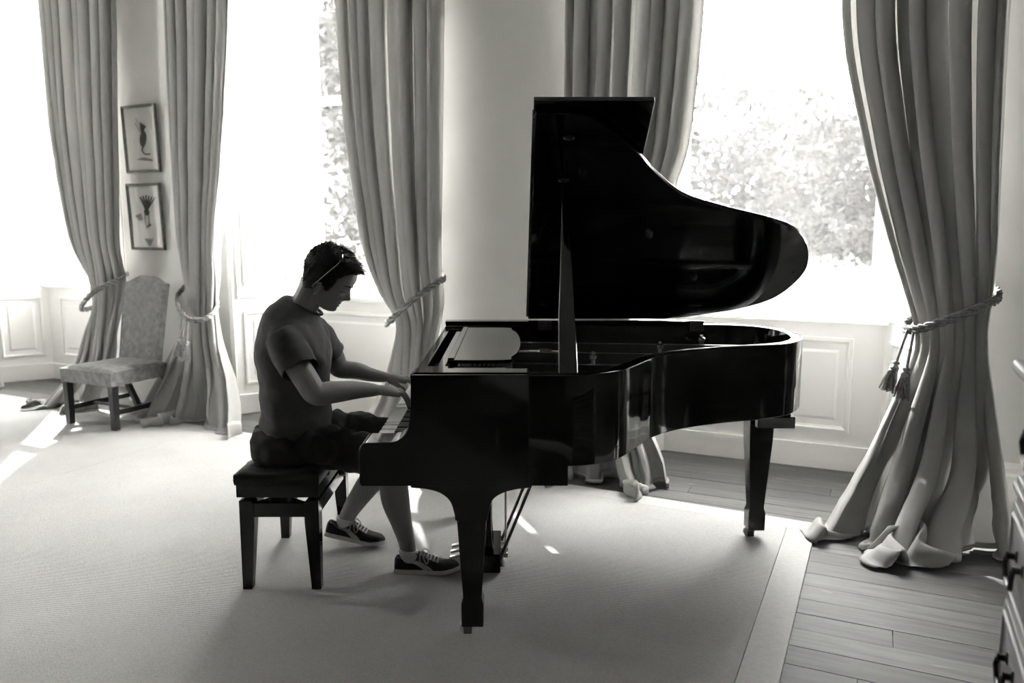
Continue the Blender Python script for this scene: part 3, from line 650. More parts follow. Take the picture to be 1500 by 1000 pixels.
# lid, its folded front flap, prop and cups
LA = radians(36); LH = Vector((0, YS, 1.034)); LD = Vector((0, -cos(LA), sin(LA))); LN = Vector((0, sin(LA), cos(LA)))
def lid(x, t, n): p = LH+LD*t+LN*n; return (x, p.y, p.z)
LO = [(.085, 0.0), (.085, 1.492), (.18, 1.494)]+[(p.x, p.y) for p in curve2([(.235, 1.492), (.30, 1.47), (.381, 1.392), (.485, 1.283), (.568, 1.172), (.705, 1.03), (.893, .94), (1.118, .857), (1.25, .782), (1.352, .632), (1.391, .43), (1.315, .21), (1.144, .096), (.99, .045), (.90, .018)], 7)]+[(.80, 0.0)]
o = MB().prism(LO, 0, .022, lid).build('lid', M['lacquer'], pi_, smooth=True, bevel=.003, angle=30)
MB().prism([(.078, .0), (.078, 1.532), (.512, 1.532), (.512, .0)], .026, .048, lid).build('lid_flap', M['lacquer'], pi_, bevel=.003)
MB().prism([(.074, .02), (.074, 1.47), (.086, 1.47), (.086, .02)], .004, .045, lid).build('flap_hinge', M['darkbrass'], pi_)
for x, t in ((.213, 1.372), (.207, 1.128)):
    mb = MB(); mb.lathe([(.022, 0), (.022, .003), (.012, .004), (.010, .001), (.001, .001)], (0, 0, 0), 18)
    mb.v = [lid(x+a*1.0, t+b*.6, -c) for a, b, c in mb.v]; cup = mb.build('prop_cup', M['iron'], pi_, smooth=True)
    for s in (-1, 1):
        mb = MB(); mb.ball((0, 0, 0), .004, 8, 6); mb.v = [lid(x+s*.017+a, t+b, -.004-c) for a, b, c in mb.v]; mb.build('screw', M['steel'], cup, smooth=True)
for x, t in ((1.215, .80), (1.345, .44)):
    mb = MB(); mb.lathe([(.008, 0), (.008, .006), (.005, .008)], (0, 0, 0), 10); mb.v = [lid(x+a, t+b, -c) for a, b, c in mb.v]; mb.build('lid_buffer', M['felt'], pi_)
A = Vector((.196, 2.688, .985)); B = Vector(lid(.209, 1.128, -.006))
rows = [(0, -.036, .032), (.28, -.034, .026), (.45, -.028, .022), (.56, -.024, .02), (.75, -.0185, .005), (.95, -.013, -.006), (1, -.010, -.007)]
dirp = (B-A).normalized(); nn = Vector((1, 0, 0)).cross(dirp).normalized()
rings = []
for k in range(25):
    f = k/24; l, r = table(rows, f); c = A.lerp(B, f); h = .011*(1-.5*f); c = c+Vector((.004*f, 0, 0))
    rings.append([tuple(c+Vector((x, 0, 0))+nn*s) for x, s in ((l, -h*.6), (l+.003, -h), (r-.003, -h), (r, -h*.6), (r, h*.6), (r-.003, h), (l+.003, h), (l, h*.6))])
MB().loft(rings).build('lid_prop', M['lacquer'], pi_, smooth=True, angle=45)
# legs with brackets and casters
def leg(cx, cy, brx, ztop, name='leg'):
    mb = MB(); zb = .055
    def sq(z, w, ox=0): return [(cx-w/2, cy-w/2, z), (cx+w/2, cy-w/2, z), (cx+w/2, cy+w/2, z), (cx-w/2, cy+w/2, z)]
    mb.loft([sq(zb, .080), sq(.142, .082), sq(.166, .068), sq(.50, .110), sq(ztop, .118)])
    lg = mb.build(name, M['lacquer'], pi_, bevel=.004)
    if brx:
        a, b = brx
        pr = [(a, .62), (b, .62), (b, .592)]+[(p.x, p.y) for p in curve2([(b-.05, .588), (cx+.11, .572), (cx+.075, .545), (cx+.062, .50), (cx+.058, .47)], 5)]+[(p.x, p.y) for p in curve2([(cx-.058, .47), (cx-.062, .50), (cx-.078, .545), (cx-.115, .575), (a+.05, .588)], 5)]+[(a, .592)]
        MB().prism(pr, cy-.062, cy+.062, lambda p, q, h: (p, h, q)).build('leg_bracket', M['lacquer'], lg, smooth=True, bevel=.004)
    c = MB(); c.lathe([(.02, .056), (.024, .048), (.012, .044), (.012, .036)], (cx-.012, cy, 0), 12)
    for s in (-1, 1): c.box((cx-.034, cy+s*.016-.002, .018), (cx-.004, cy+s*.016+.002, .046))
    cs = c.build('caster', M['darkbrass'], lg, smooth=True)
    wz = .0255+RT; m2 = MB()
    rr = []
    for r, h in [(.008, -.013), (.022, -.012), (.025, -.008), (.025, .008), (.022, .012), (.008, .013)]:
        rr.append([(cx-.026+r*cos(2*pi*k/18), cy+h, wz+r*sin(2*pi*k/18)) for k in range(18)])
    m2.loft(rr); m2.build('caster_wheel', M['brass'], lg, smooth=True)
leg(-.145, 2.785, (-.36, .07), .60)
leg(-.145, 4.035, (-.36, .07), .60)
leg(1.185, 3.73, None, .66)
MB().box((1.08, 3.62, .62), (1.30, 3.84, .69)).build('leg_plate', M['lacquer'], pi_, bevel=.005)
MB().box((1.14, 3.60, .585), (1.315, 3.70, .64)).build('leg_block', M['lacquer'], pi_, bevel=.004)
for x, y0 in ((.32, 2.80), (.66, 3.28), (.95, 3.40)):
    MB().box((x, y0, .70), (x+.07, 4.10, .79)).build('back_post', M['lacquer_dull'], pi_)
# pedal lyre
ly = MB().box((-.165, 3.275, .024), (-.05, 3.565, .108)).build('pedal_box', M['lacquer'], pi_, bevel=.006)
for y in (3.35, 3.49):
    mb = MB(); mb.loft([[(x+ -.11, y+dy, z) for x, dy in ((-w, -.024), (w, -.024), (w, .024), (-w, .024))] for z, w in ((.105, .026), (.20, .019), (.45, .019), (.56, .026), (.625, .034))]); mb.build('lyre_post', M['lacquer'], pi_, smooth=True, bevel=.004)
MB().box((-.155, 3.30, .585), (-.04, 3.54, .622)).build('lyre_head', M['lacquer'], pi_, bevel=.004)
for y in (3.355, 3.42, 3.485):
    mb = MB(); rings = []
    for k in range(9):
        f = k/8; x = -.14-.135*f; w = .011+.011*sstep((f-.35)/.5); w *= (1 if f < .93 else .75); z = .075-.012*f+.006*sin(pi*f)
        rings.append([(x, y-w, z), (x, y-w*.6, z+.006), (x, y+w*.6, z+.006), (x, y+w, z), (x, y+w*.6, z-.005), (x, y-w*.6, z-.005)])
    mb.loft(rings); mb.build('pedal', M['brass'], pi_, smooth=True)
    MB().tube([(-.028, y, .08), (-.028, y, .625)], .0048, 8).build('pedal_rod', M['brass'], pi_, smooth=True)
    MB().box((-.052, y-.007, .065), (-.018, y+.007, .085)).build('pedal_lever', M['brass'], pi_, bevel=.002)
for y in (3.34, 3.53):
    MB().tube([(-.052, y, .065), (.20, y-.01, .70)], .0072, 8).build('lyre_brace', M['darkbrass'], pi_, smooth=True)
    MB().lathe([(.012, .03), (.012, .055), (.006, .07), (.006, .085)], (-.043, y, 0), 10).build('brace_nut', M['brass'], pi_, smooth=True)
# ------------------------------------------------------------------ piano bench
bx0, bx1, by0, by1 = -1.137, -.789, 3.135, 3.755
bn = thing('piano_bench', 'black adjustable piano bench with buttoned leather seat under the pianist', 'bench', (-.963, 3.445, 0))
def cush(s, t):
    x = lerp(bx0, bx1, s); y = lerp(by0, by1, t); e = min(1, min(s, 1-s)*9)*min(1, min(t, 1-t)*14)
    z = .510+.018*sqrt(max(0, e))
    for i in range(2):
        for j in range(4):
            cx, cy = lerp(bx0, bx1, .3+.4*i), lerp(by0, by1, .14+.24*j); z -= .014*exp(-((x-cx)**2+(y-cy)**2)/.0009)
    sit = exp(-((x+.96)/.16)**2-((y-3.38)/.2)**2); z -= .012*sit
    return (x, y, z)
mb = MB(); nu, nv = 36, 56; mb.grid(cush, nu, nv)
edge = [i for i in range(nu)]+[nu*k+nu-1 for k in range(1, nv)]+[nu*(nv-1)+nu-1-i for i in range(1, nu)]+[nu*(nv-1-k) for k in range(1, nv-1)]
base = len(mb.v); cx, cy = (bx0+bx1)/2, (by0+by1)/2
for i in edge: mb.v.append((cx+(mb.v[i][0]-cx)*1.006, cy+(mb.v[i][1]-cy)*1.004, .485))
for i in edge: mb.v.append((cx+(mb.v[i][0]-cx)*.99, cy+(mb.v[i][1]-cy)*.995, .466))
n = len(edge)
for k in range(n):
    j = (k+1) % n; mb.f.append((edge[k], base+k, base+j, edge[j])); mb.f.append((base+k, base+n+k, base+n+j, base+j))
mb.f.append(tuple(range(base+n, base+2*n)))
seat = mb.build('seat_cushion', M['leather'], bn, smooth=True, angle=60)
for i in range(2):
    for j in range(4):
        b = MB(); b.ball((lerp(bx0, bx1, .3+.4*i), lerp(by0, by1, .14+.24*j), .512), (.009, .009, .004), 10, 6); b.build('button', M['leather'], seat, smooth=True)
ap = MB()
for a, b in (((bx0+.006, by0+.006), (bx1-.006, by0+.026)), ((bx0+.006, by1-.026), (bx1-.006, by1-.006)), ((bx0+.006, by0+.024), (bx0+.026, by1-.024)), ((bx1-.026, by0+.024), (bx1-.006, by1-.024))):
    ap.box((a[0], a[1], .412), (b[0], b[1], .474))
ap.build('seat_apron', M['lacquer'], bn, bevel=.002)
fr = MB(); fx0, fx1, fy0, fy1 = bx0+.012, bx1-.008, by0+.012, by1-.012
fr.box((fx0+.02, fy0+.006, .324), (fx1-.02, fy0+.03, .384)); fr.box((fx0+.02, fy1-.03, .324), (fx1-.02, fy1-.006, .384))
fr.box((fx0+.006, fy0+.02, .324), (fx0+.03, fy1-.02, .384)); fr.box((fx1-.03, fy0+.02, .324), (fx1-.006, fy1-.02, .384))
fr.build('lower_frame', M['lacquer'], bn, bevel=.002)
for x in (fx0, fx1):
    for y in (fy0, fy1):
        s = 1 if x == fx0 else -1; q = 1 if y == fy0 else -1
        mb = MB(); t0, t1 = .060, .040
        def sq(z, w): return [(x, y, z), (x+s*w, y, z), (x+s*w, y+q*w, z), (x, y+q*w, z)]
        mb.loft([sq(RT, t1), sq(.30, t0), sq(.385, t0), sq(.396, t0-.008)])
        mb.v = [(vx+s*.0, vy, vz) for vx, vy, vz in mb.v]; mb.build('leg', M['lacquer'], bn, bevel=.003)
sc = MB()
for y in (by0+.10, by1-.10):
    for sgn in (-1, 1):
        sc.tube([(cx-.13*sgn, y+.012*sgn, .345), (cx+.13*sgn, y+.012*sgn, .43)], .011, 4)
sc.box((cx-.035, by0+.03, .35), (cx+.035, by1-.03, .415)); sc.build('lift_mechanism', M['iron'], bn, bevel=.002)
for x, s in ((bx0, -1), (bx1, 1)):
    mb = MB(); mb.lathe([(.008, 0), (.008, .02), (.03, .022), (.033, .03), (.033, .042), (.028, .05)], (0, 0, 0), 20, 'x')
    mb.v = [(x+s*(-.004+a), 3.445+b, .443+c) for a, b, c in mb.v]; mb.build('height_knob', M['lacquer'], bn, smooth=True)

# ------------------------------------------------------------------ upholstered chair (room axes)
ch = thing('dining_chair', 'high-backed chair in mottled velvet with dark square legs, beside the curtain', 'chair', (-5.41, 4.3, 0), 'room')
cu0, cu1, cv0, cv1 = -5.685, -5.125, 3.985, 4.52
def seatf(s, t):
    k = 1-.10*t; u = (cu0+cu1)/2+(s-.5)*(cu1-cu0)*k; v = lerp(cv0, cv1, t); e = min(1, 10*min(s, 1-s))*min(1, 10*min(t, 1-t)+.0)
    return (u, v, .448+.028*sqrt(max(0, e))*(.7+.3*sin(pi*s)))
mb = MB(); nu = nv = 26; mb.grid(seatf, nu, nv)
edge = [i for i in range(nu)]+[nu*k+nu-1 for k in range(1, nv)]+[nu*(nv-1)+nu-1-i for i in range(1, nu)]+[nu*(nv-1-k) for k in range(1, nv-1)]
b0 = len(mb.v); n = len(edge)
for i in edge: mb.v.append((mb.v[i][0], mb.v[i][1], .435))
for i in edge: mb.v.append((mb.v[i][0], mb.v[i][1], .345))
for k in range(n):
    j = (k+1) % n; mb.f.append((edge[k], b0+k, b0+j, edge[j])); mb.f.append((b0+k, b0+n+k, b0+n+j, b0+j))
mb.f.append(tuple(range(b0+n, b0+2*n)))
st = mb.build('seat', M['chair_fabric'], ch, smooth=True, angle=50)
mb = MB(); mb.tube([(cu0-.001, cv0-.001, .446), (cu1+.001, cv0-.001, .446), (cu1-.026, cv1-.02, .446)], .005, 6); mb.tube([(cu0-.001, cv0-.001, .446), (cu0+.026, cv1-.02, .446)], .005, 6)
mb.build('piping', M['chair_fabric'], st, smooth=True)
bt = [(-.235, .40), (-.235, .9), (-.236, 1.052)]+[(p.x, p.y) for p in curve2([(-.232, 1.068), (-.18, 1.078), (-.13, 1.098), (-.06, 1.122), (0, 1.128), (.06, 1.122), (.13, 1.098), (.18, 1.078), (.232, 1.068)], 5)]+[(.236, 1.052), (.235, .9), (.235, .40)]
mb = MB(); uc = -5.405
def bk(a, z, h): r = max(0, z-.42); return (uc-.035+a*(.86+.06*min(1, r*1.6)), 4.47+h+.16*r+.04*r*r, z)
mb.prism(bt, .0, .075, bk)
bo = mb.build('backrest', M['chair_fabric'], ch, smooth=True, bevel=.012)
mb = MB(); mb.tube([bk(a*1.005, z+.002, .002) for a, z in bt], .005, 6); mb.build('piping', M['chair_fabric'], bo, smooth=True)
for u in (cu0+.03, cu1-.03):
    mb = MB(); mb.box((u-.027, cv0+.006, RT if cv0 < rug_v(u) else 0), (u+.027, cv0+.06, .346), taper=.86); mb.build('leg', M['darkwood'], ch, bevel=.003)
for u in (cu0+.065, cu1-.065):
    mb = MB(); path = [(u, 4.50, .36), (u, 4.52, .25), (u, 4.585, .1), (u, 4.625, 0)]
    mb.loft([[(x-.022, y-.022, z), (x+.022, y-.022, z), (x+.022, y+.022, z), (x-.022, y+.022, z)] for x, y, z in path]); mb.build('leg', M['darkwood'], ch, bevel=.003)
for u in (cu0+.036, cu1-.036): MB().box((u-.011, cv0+.05, .12), (u+.011, 4.57, .158)).build('stretcher', M['darkwood'], ch, bevel=.002)
MB().box((cu0+.04, 4.21, .128), (cu1-.04, 4.235, .15)).build('stretcher', M['darkwood'], ch, bevel=.002)

# ------------------------------------------------------------------ framed bird prints
def picture(z0, z1, label, bird):
    u0, u1 = -5.83, -5.44; org = ((u0+u1)/2, VW-.02, z0)
    p = thing('framed_print', label, 'picture', org, 'room')
    F = lambda a, b, h: (lerp(u0, u1, a), VW-.006-.012-h-.02*b, lerp(z0, z1, b))
    mb = MB(); W_, H_ = u1-u0, z1-z0; fw = .022
    def ring(o, h): return [F(o/W_, o/H_, h), F(1-o/W_, o/H_, h), F(1-o/W_, 1-o/H_, h), F(o/W_, 1-o/H_, h)]
    mb.loft([ring(0, -.008), ring(0, .014), ring(.006, .018), ring(.014, .012), ring(fw, .010), ring(fw, -.008)], False, False); mb.build('frame', M['frame_gilt'], p, bevel=.001)
    mb = MB(); mb.loft([ring(fw-.002, -.008), ring(fw-.002, .001)]); pp = mb.build('print', M['paper'], p)
    def blob(pts, m, nm, h=.0012): b = MB(); b.prism([(q[0], q[1]) for q in pts], .0008, .0008+h, lambda a, b_, k: F(a, b_, .001+k)); b.build(nm, m, pp)
    def line(pts, w, m, nm):
        b = MB(); b.tube([F(a, c, .0018) for a, c in pts], w, 5); b.build(nm, m, pp)
    if bird == 0:
        blob([(.56+.10*cos(a)+.03*sin(a), .50+.12*sin(a)) for a in [2*pi*k/20 for k in range(20)]], M['ink'], 'bird_body')
        line(curve2([(.57, .40, 0), (.50, .34, 0), (.56, .28, 0), (.66, .27, 0), (.73, .275, 0)], 5) and [(p.x, p.y) for p in curve2([(.57, .40, 0), (.50, .34, 0), (.56, .28, 0), (.66, .27, 0), (.73, .275, 0)], 5)], .006, M['ink'], 'bird_neck')
        for k in range(4): blob([(.52, .60), (.50+.05*k, .76-.02*k), (.53+.05*k, .74-.02*k), (.58, .60)], M['ink'], 'bird_wing')
        line([(.40, .80), (.52, .62)], .003, M['ink2'], 'bird_leg'); line([(.36, .74), (.50, .6)], .003, M['ink2'], 'bird_leg')
        blob([(.30, .20), (.78, .16), (.80, .19), (.5, .23)], M['ink2'], 'ground_wash')
    else:
        for k in range(6): blob([(.50, .60), (.36+.09*k, .82-.012*abs(k-2)), (.40+.09*k, .83-.012*abs(k-2)), (.58, .60)], M['ink'], 'bird_plume')
        blob([(.54+.08*cos(a), .57+.05*sin(a)) for a in [2*pi*k/16 for k in range(16)]], M['ink'], 'bird_body')
        line([(.48, .56), (.47, .42), (.50, .32)], .004, M['ink2'], 'bird_leg'); line([(.60, .56), (.58, .40), (.56, .34)], .004, M['ink2'], 'bird_leg')
        blob([(.50, .34), (.64, .37), (.62, .40), (.54, .38)], M['ink'], 'bird_head')
        for k in range(5): blob([(.52, .06), (.40+.06*k, .17), (.44+.06*k, .18), (.56, .07)], M['ink2'], 'grass_tuft')
        blob([(.18, .52), (.36, .56), (.40, .46), (.30, .44)], M['ink2'], 'wing_wash')
    g = MB(); g.loft([ring(fw-.001, .0055), ring(fw-.001, .0075)]); g.build('glazing', M['pglass'], p)
M['pglass'] = glass_mat('picture_glass', 1.6)
picture(1.97, 2.515, 'upper framed bird print on the wall over the chair', 0)
picture(1.33, 1.882, 'lower framed bird print on the wall over the chair', 1)

# ------------------------------------------------------------------ chest of drawers at the right edge
dr = thing('chest_of_drawers', 'tall grey painted chest of drawers with dark drop handles, cut by the right edge', 'chest', (.57, 1.72, 0), 'room')
du, dv0, dv1 = .32, 1.2, 2.245
MB().box((du+.012, dv0, .10), (U1-.04, dv1, .875)).build('carcass', M['dresser'], dr, bevel=.004)
MB().box((du+.024, dv0+.012, .905), (U1-.04, dv1-.012, 1.145)).build('upper_carcass', M['dresser'], dr, bevel=.004)
for z0, z1, o in ((.865, .885, .012), (.885, .902, .004)): MB().box((du+.012-o, dv0-o, z0), (U1-.04, dv1+o, z1)).build('waist_moulding', M['dresser'], dr, bevel=.006)
MB().box((du-.022, dv0-.03, 1.158), (U1-.03, dv1+.022, 1.186)).build('top', M['dresser'], dr, bevel=.008)
MB().box((du+.006, dv0-.01, 1.14), (U1-.035, dv1+.004, 1.16)).build('cornice', M['dresser'], dr, bevel=.006)
for z0, z1, up in ((.13, .35, 0), (.37, .60, 0), (.62, .85, 0), (.925, 1.125, .012)):
    uf = du+.012+up; d = MB().box((uf-.014, dv0+.05, z0), (uf+.02, dv1-.045, z1)).build('drawer', M['dresser'], dr, bevel=.004)
    mb = MB(); panel(mb, (uf-.014, dv0+.05, 0), (0, 1, 0), (-1, 0, 0), .02, dv1-dv0-.115, z0+.02, z1-.02, .018, .005); mb.build('drawer_bead', M['dresser'], d)
    for v in (2.025, 1.42):
        zc = (z0+z1)/2+.02
        h = MB()
        for s in (-1, 1): h.lathe([(.014, 0), (.016, .004), (.008, .008), (.008, .018), (.010, .024)], (0, 0, 0), 12, 'x'); k = len(h.v)-60; h.v[k:] = [(uf-.014-a, v+s*.045+b, zc+c) for a, b, c in h.v[k:]]
        h.tube([(uf-.034, v+.045, zc), (uf-.038, v+.05, zc-.02), (uf-.036, v+.035, zc-.048), (uf-.036, v, zc-.056), (uf-.036, v-.035, zc-.048), (uf-.038, v-.05, zc-.02), (uf-.034, v-.045, zc)], .006, 8)
        h.build('handle', M['iron'], d, smooth=True)
for v in (dv0+.06, dv1-.06):
    for u in (du+.07, U1-.10):
        MB().loft([[(u-w, v-w, z), (u+w, v-w, z), (u+w, v+w, z), (u-w, v+w, z)] for z, w in ((0, .035), (.03, .045), (.07, .038), (.10, .05))]).build('foot', M['dresser'], dr, bevel=.006)
MB().box((du+.02, dv0+.02, .07), (U1-.05, dv1-.02, .11)).build('plinth', M['dresser'], dr, bevel=.004)
# ------------------------------------------------------------------ the pianist
PY = 3.36
per = thing('person', 'person in dark t-shirt and shorts sitting bent over the piano keys', 'person', (-.96, PY, 0))
def ell_tube(mb, rows, n=20, sub=6):
    """rows of (point, r_along_side, r_along_up); a smooth limb"""
    pts = curve2([r[0] for r in rows], sub); m = len(pts); rings = []
    tab = [(i,)+tuple(r[1:]) for i, r in enumerate(rows)]; side = Vector((0, 1, 0))
    for i, p in enumerate(pts):
        t = (pts[min(i+1, m-1)]-pts[max(i-1, 0)]).normalized(); s = (side-t*side.dot(t)).normalized(); u = t.cross(s)
        a, b = spline(tab, i/sub); rings.append([p+s*a*cos(2*pi*k/n)+u*b*sin(2*pi*k/n) for k in range(n)])
    mb.loft(rings)
    for end, i in ((pts[0], 0), (pts[-1], m-1)):
        a, b = spline(tab, i/sub); r = min(a, b)*.92; mb.ball(tuple(end), r, 14, 8)
body = MB()
# torso (the shirt table below follows the same rows)
TS = [(.53, -1.09, -.80, .170), (.62, -1.078, -.795, .172), (.70, -1.070, -.792, .168), (.80, -1.068, -.792, .168), (.90, -1.072, -.79, .173), (.98, -1.084, -.786, .184), (1.04, -1.07, -.786, .195), (1.085, -1.05, -.79, .190), (1.125, -1.018, -.80, .160), (1.155, -.985, -.812, .115), (1.182, -.95, -.826, .070)]
def torso(mb, shrink, zmax=2, n=44):
    rings = []
    zs = [lerp(TS[0][0], TS[-1][0], k/40) for k in range(41)]
    for z in zs:
        if z > zmax: break
        xb, xf, hw = spline(TS, z); xc = (xb+xf)/2; hd = (xf-xb)/2-shrink; w = hw-shrink; tl = .62*sstep((z-1.0)/.18); r = []
        for k in range(n):
            a = 2*pi*k/n; c, s = cos(a), sin(a); x = xc+hd*math.copysign(abs(c)**.9, c); y = PY+w*math.copysign(abs(s)**.85, s)
            r.append((x, y, z-tl*(x-xc)))
        rings.append(r)
    mb.loft(rings)
torso(body, .040)
ell_tube(body, [((-.93, PY, 1.08), .085, .07), ((-.897, PY, 1.15), .064, .060), ((-.868, PY, 1.205), .058, .058), ((-.842, PY, 1.25), .058, .060), ((-.83, PY, 1.29), .056, .06)])
# arms: near (right) and far (left)
SHN, ELN, WRN = (-.925, 3.205, 1.060), (-.782, 3.122, .850), (-.578, 3.335, .822)
SHF, ELF, WRF = (-.885, 3.535, 1.075), (-.80, 3.615, .868), (-.592, 3.665, .815)
ell_tube(body, [(SHN, .050, .050), ((-.875, 3.15, .985), .050, .052), ((-.82, 3.13, .90), .049, .050), (ELN, .046, .047), ((-.725, 3.165, .848), .043, .046), ((-.65, 3.258, .838), .036, .038), (WRN, .029, .024)])
ell_tube(body, [(SHF, .050, .050), ((-.845, 3.585, .985), .052, .052), ((-.815, 3.61, .915), .047, .047), (ELF, .043, .043), ((-.72, 3.63, .853), .040, .040), ((-.665, 3.65, .832), .033, .033), (WRF, .028, .023)])
def hand(mb, W0, d, thumb, tips):
    W0 = Vector(W0); d = Vector(d).normalized(); s = Vector((0, thumb, 0)); s = (s-d*s.dot(d)).normalized(); u = s.cross(d)
    if u.z < 0: u = -u
    P = lambda a, b, c: W0+d*a+s*b+u*c
    rings = []
    for a, w, h, lift in ((-.02, .028, .022, 0), (.0, .029, .021, .001), (.025, .036, .020, .004), (.055, .042, .018, .006), (.085, .043, .015, .006), (.098, .040, .011, .004)):
        rings.append([P(a, w*math.copysign(abs(cos(q))**.75, cos(q)), lift+h*math.copysign(abs(sin(q))**.85, sin(q))) for q in [2*pi*k/18 for k in range(18)]])
    mb.loft(rings)
    for b, L, tz in zip((.031, .011, -.010, -.030), (.074, .083, .077, .062), tips):
        k0 = P(.082, b*.94, .004); fwd = Vector((d.x, d.y, 0)).normalized(); sp = s*(b*.22)
        tip = k0+fwd*(L*.86)+sp; tip.z = tz+.0085
        k1 = k0.lerp(tip, .40); k1.z = max(k0.z, tip.z)+.004; k2 = k0.lerp(tip, .74); k2.z = lerp(k1.z, tip.z, .40)
        mb.tube(curve2([k0-d*.012, k0, k1, k2, tip], 4), [lerp(.0112, .0084, j/16) for j in range(17)], 10); mb.ball(tuple(tip), .0076, 10, 6); mb.ball(tuple(k0+u*.002), .0108, 10, 6)
    t0 = P(.018, .024, -.006); t1 = P(.046, .047, -.010); t2 = P(.070, .060, -.016); t3 = P(.092, .064, -.024)
    mb.tube(curve2([t0, t1, t2, t3], 4), [lerp(.0145, .0088, j/12) for j in range(13)], 10); mb.ball(tuple(t3), .009, 10, 6)
KT = .736
hand(body, WRN, (.100, .035, -.030), 1, (KT, KT-.004, KT, KT-.004))
hand(body, WRF, (.102, .02, -.026), -1, (KT-.004, KT, KT-.004, KT))
# legs
RK = [((-.985, 3.275, .605), .082, .075), ((-.80, 3.275, .585), .080, .072), ((-.62, 3.28, .560), .066, .066), ((-.535, 3.295, .515), .056, .060), ((-.512, 3.305, .43), .055, .060), ((-.505, 3.315, .345), .054, .062), ((-.483, 3.325, .24), .043, .047), ((-.462, 3.33, .145), .034, .037), ((-.455, 3.33, .085), .028, .036), ((-.44, 3.33, .05), .028, .028), ((-.36, 3.33, .04), .026, .016)]
LK = [((-.985, 3.455, .605), .082, .075), ((-.80, 3.49, .590), .080, .072), ((-.61, 3.54, .560), .066, .066), ((-.535, 3.56, .50), .056, .060), ((-.59, 3.575, .42), .055, .060), ((-.668, 3.595, .325), .052, .057), ((-.745, 3.61, .215), .041, .044), ((-.785, 3.62, .145), .033, .036), ((-.795, 3.62, .10), .027, .034), ((-.775, 3.62, .075), .028, .026), ((-.70, 3.62, .04), .026, .016)]
ell_tube(body, RK); ell_tube(body, LK)
# head
HA = radians(25); HO = Vector((-.83, PY, 1.262)); HF = Vector((cos(HA), 0, -sin(HA))); HU = Vector((sin(HA), 0, cos(HA)))
def hp(f, u, y): p = HO+HF*f+HU*u; return (p.x, p.y+y, p.z)
HT = [(-.071, .062, .094, .016), (-.064, .035, .110, .031), (-.052, .012, .115, .045), (-.040, -.004, .1165, .053), (-.022, -.022, .121, .061), (0, -.036, .129, .067), (.03, -.050, .134, .072), (.06, -.060, .139, .076), (.09, -.065, .146, .078), (.12, -.064, .138, .075), (.145, -.054, .117, .065), (.165, -.035, .085, .050), (.178, -.012, .050, .028), (.182, .008, .025, .010)]
NOSE = [(-.014, 0), (-.004, .007), (.004, .0235), (.013, .0265), (.028, .016), (.045, .005), (.058, 0)]
def head_pt(u, a, off=0):
    bk_, fr_, hw = spline(HT, u); mid = lerp(bk_, fr_, .42); c, s = cos(a), sin(a)
    f = mid+((fr_-mid) if c > 0 else (mid-bk_))*math.copysign(abs(c)**.92, c); y = hw*math.copysign(abs(s)**.88, s)
    if c > 0: y *= 1-.20*c*c*sstep((.09-u)/.06)
    if c > 0:
        n = table(NOSE, u)[0]; w = .0105+.006*exp(-((u-.002)/.010)**2)
        f += n*exp(-(y/w)**2)
        f += (.0035*exp(-((u+.0215)/.005)**2)+.004*exp(-((u+.034)/.005)**2)-.0045*exp(-((u+.028)/.0022)**2))*exp(-(y/.020)**4)
        ay = abs(y)
        f -= .012*exp(-((u-.040)/.013)**2-((ay-.031)/.015)**2); f += .0055*exp(-((u-.037)/.0075)**2-((ay-.031)/.012)**2)
        f += .004*exp(-((u-.061)/.007)**2-((ay-.028)/.020)**2); f += .003*exp(-((u-.012)/.018)**2-((ay-.045)/.016)**2)
        f += .003*exp(-((u+.056)/.009)**2)*exp(-(y/.016)**2)
    return hp(f+off*c, u, y+off*s)
us = [lerp(-.071, .182, k/110) for k in range(111)]
body.loft([[head_pt(u, 2*pi*k/120) for k in range(120)] for u in us])
for s in (-1, 1):                                         # ears
    yy = s*.0755
    body.tube([hp(.022+.0155*cos(q)*(1 if cos(q) > 0 else 1.05), .006+.026*sin(q)*(1.05 if sin(q) > 0 else .95), yy+s*(.006+.005*(cos(q) < .2))) for q in [-1.9+k*.42 for k in range(13)]], .0058, 8)
    body.ball(hp(.024, .004, yy), (.014, .006, .022), 14, 8); body.ball(hp(.032, -.016, yy+s*.004), (.008, .006, .009), 10, 6)
me = remesh(body, .0036, 2, 'body'); skin = meshobj('body', me, M['skin'], per)
# brows, lashes and lips are small pieces of the face
for s in (-1, 1):
    def onf(u, y, off):
        best = None
        for k in range(-30, 31):
            p = head_pt(u, k*.045, off)
            if best is None or abs(p[1]-PY-y) < abs(best[1]-PY-y): best = p
        return best
    mb = MB(); mb.tube([onf(.060+.004*sin(pi*j/6), s*(.012+.036*j/6), .001) for j in range(7)], [.0022, .0034, .0036, .0034, .003, .0022, .0012], 6); mb.build('eyebrow', M['hair'], per, smooth=True)
    mb = MB(); mb.tube([onf(.0325-.002*sin(pi*j/5), s*(.019+.026*j/5), .0006) for j in range(6)], .0013, 5); mb.build('eyelash', M['hair'], per, smooth=True)
for u, r in ((-.0225, .0026), (-.0335, .0032)):
    mb = MB(); mb.tube([onf(u-.002*abs(j-4)/4, (j-4)*.0048, -.0006) for j in range(9)], [r*(1-.8*(abs(j-4)/4)**2) for j in range(9)], 6); mb.build('lip', M['lip'], per, smooth=True)
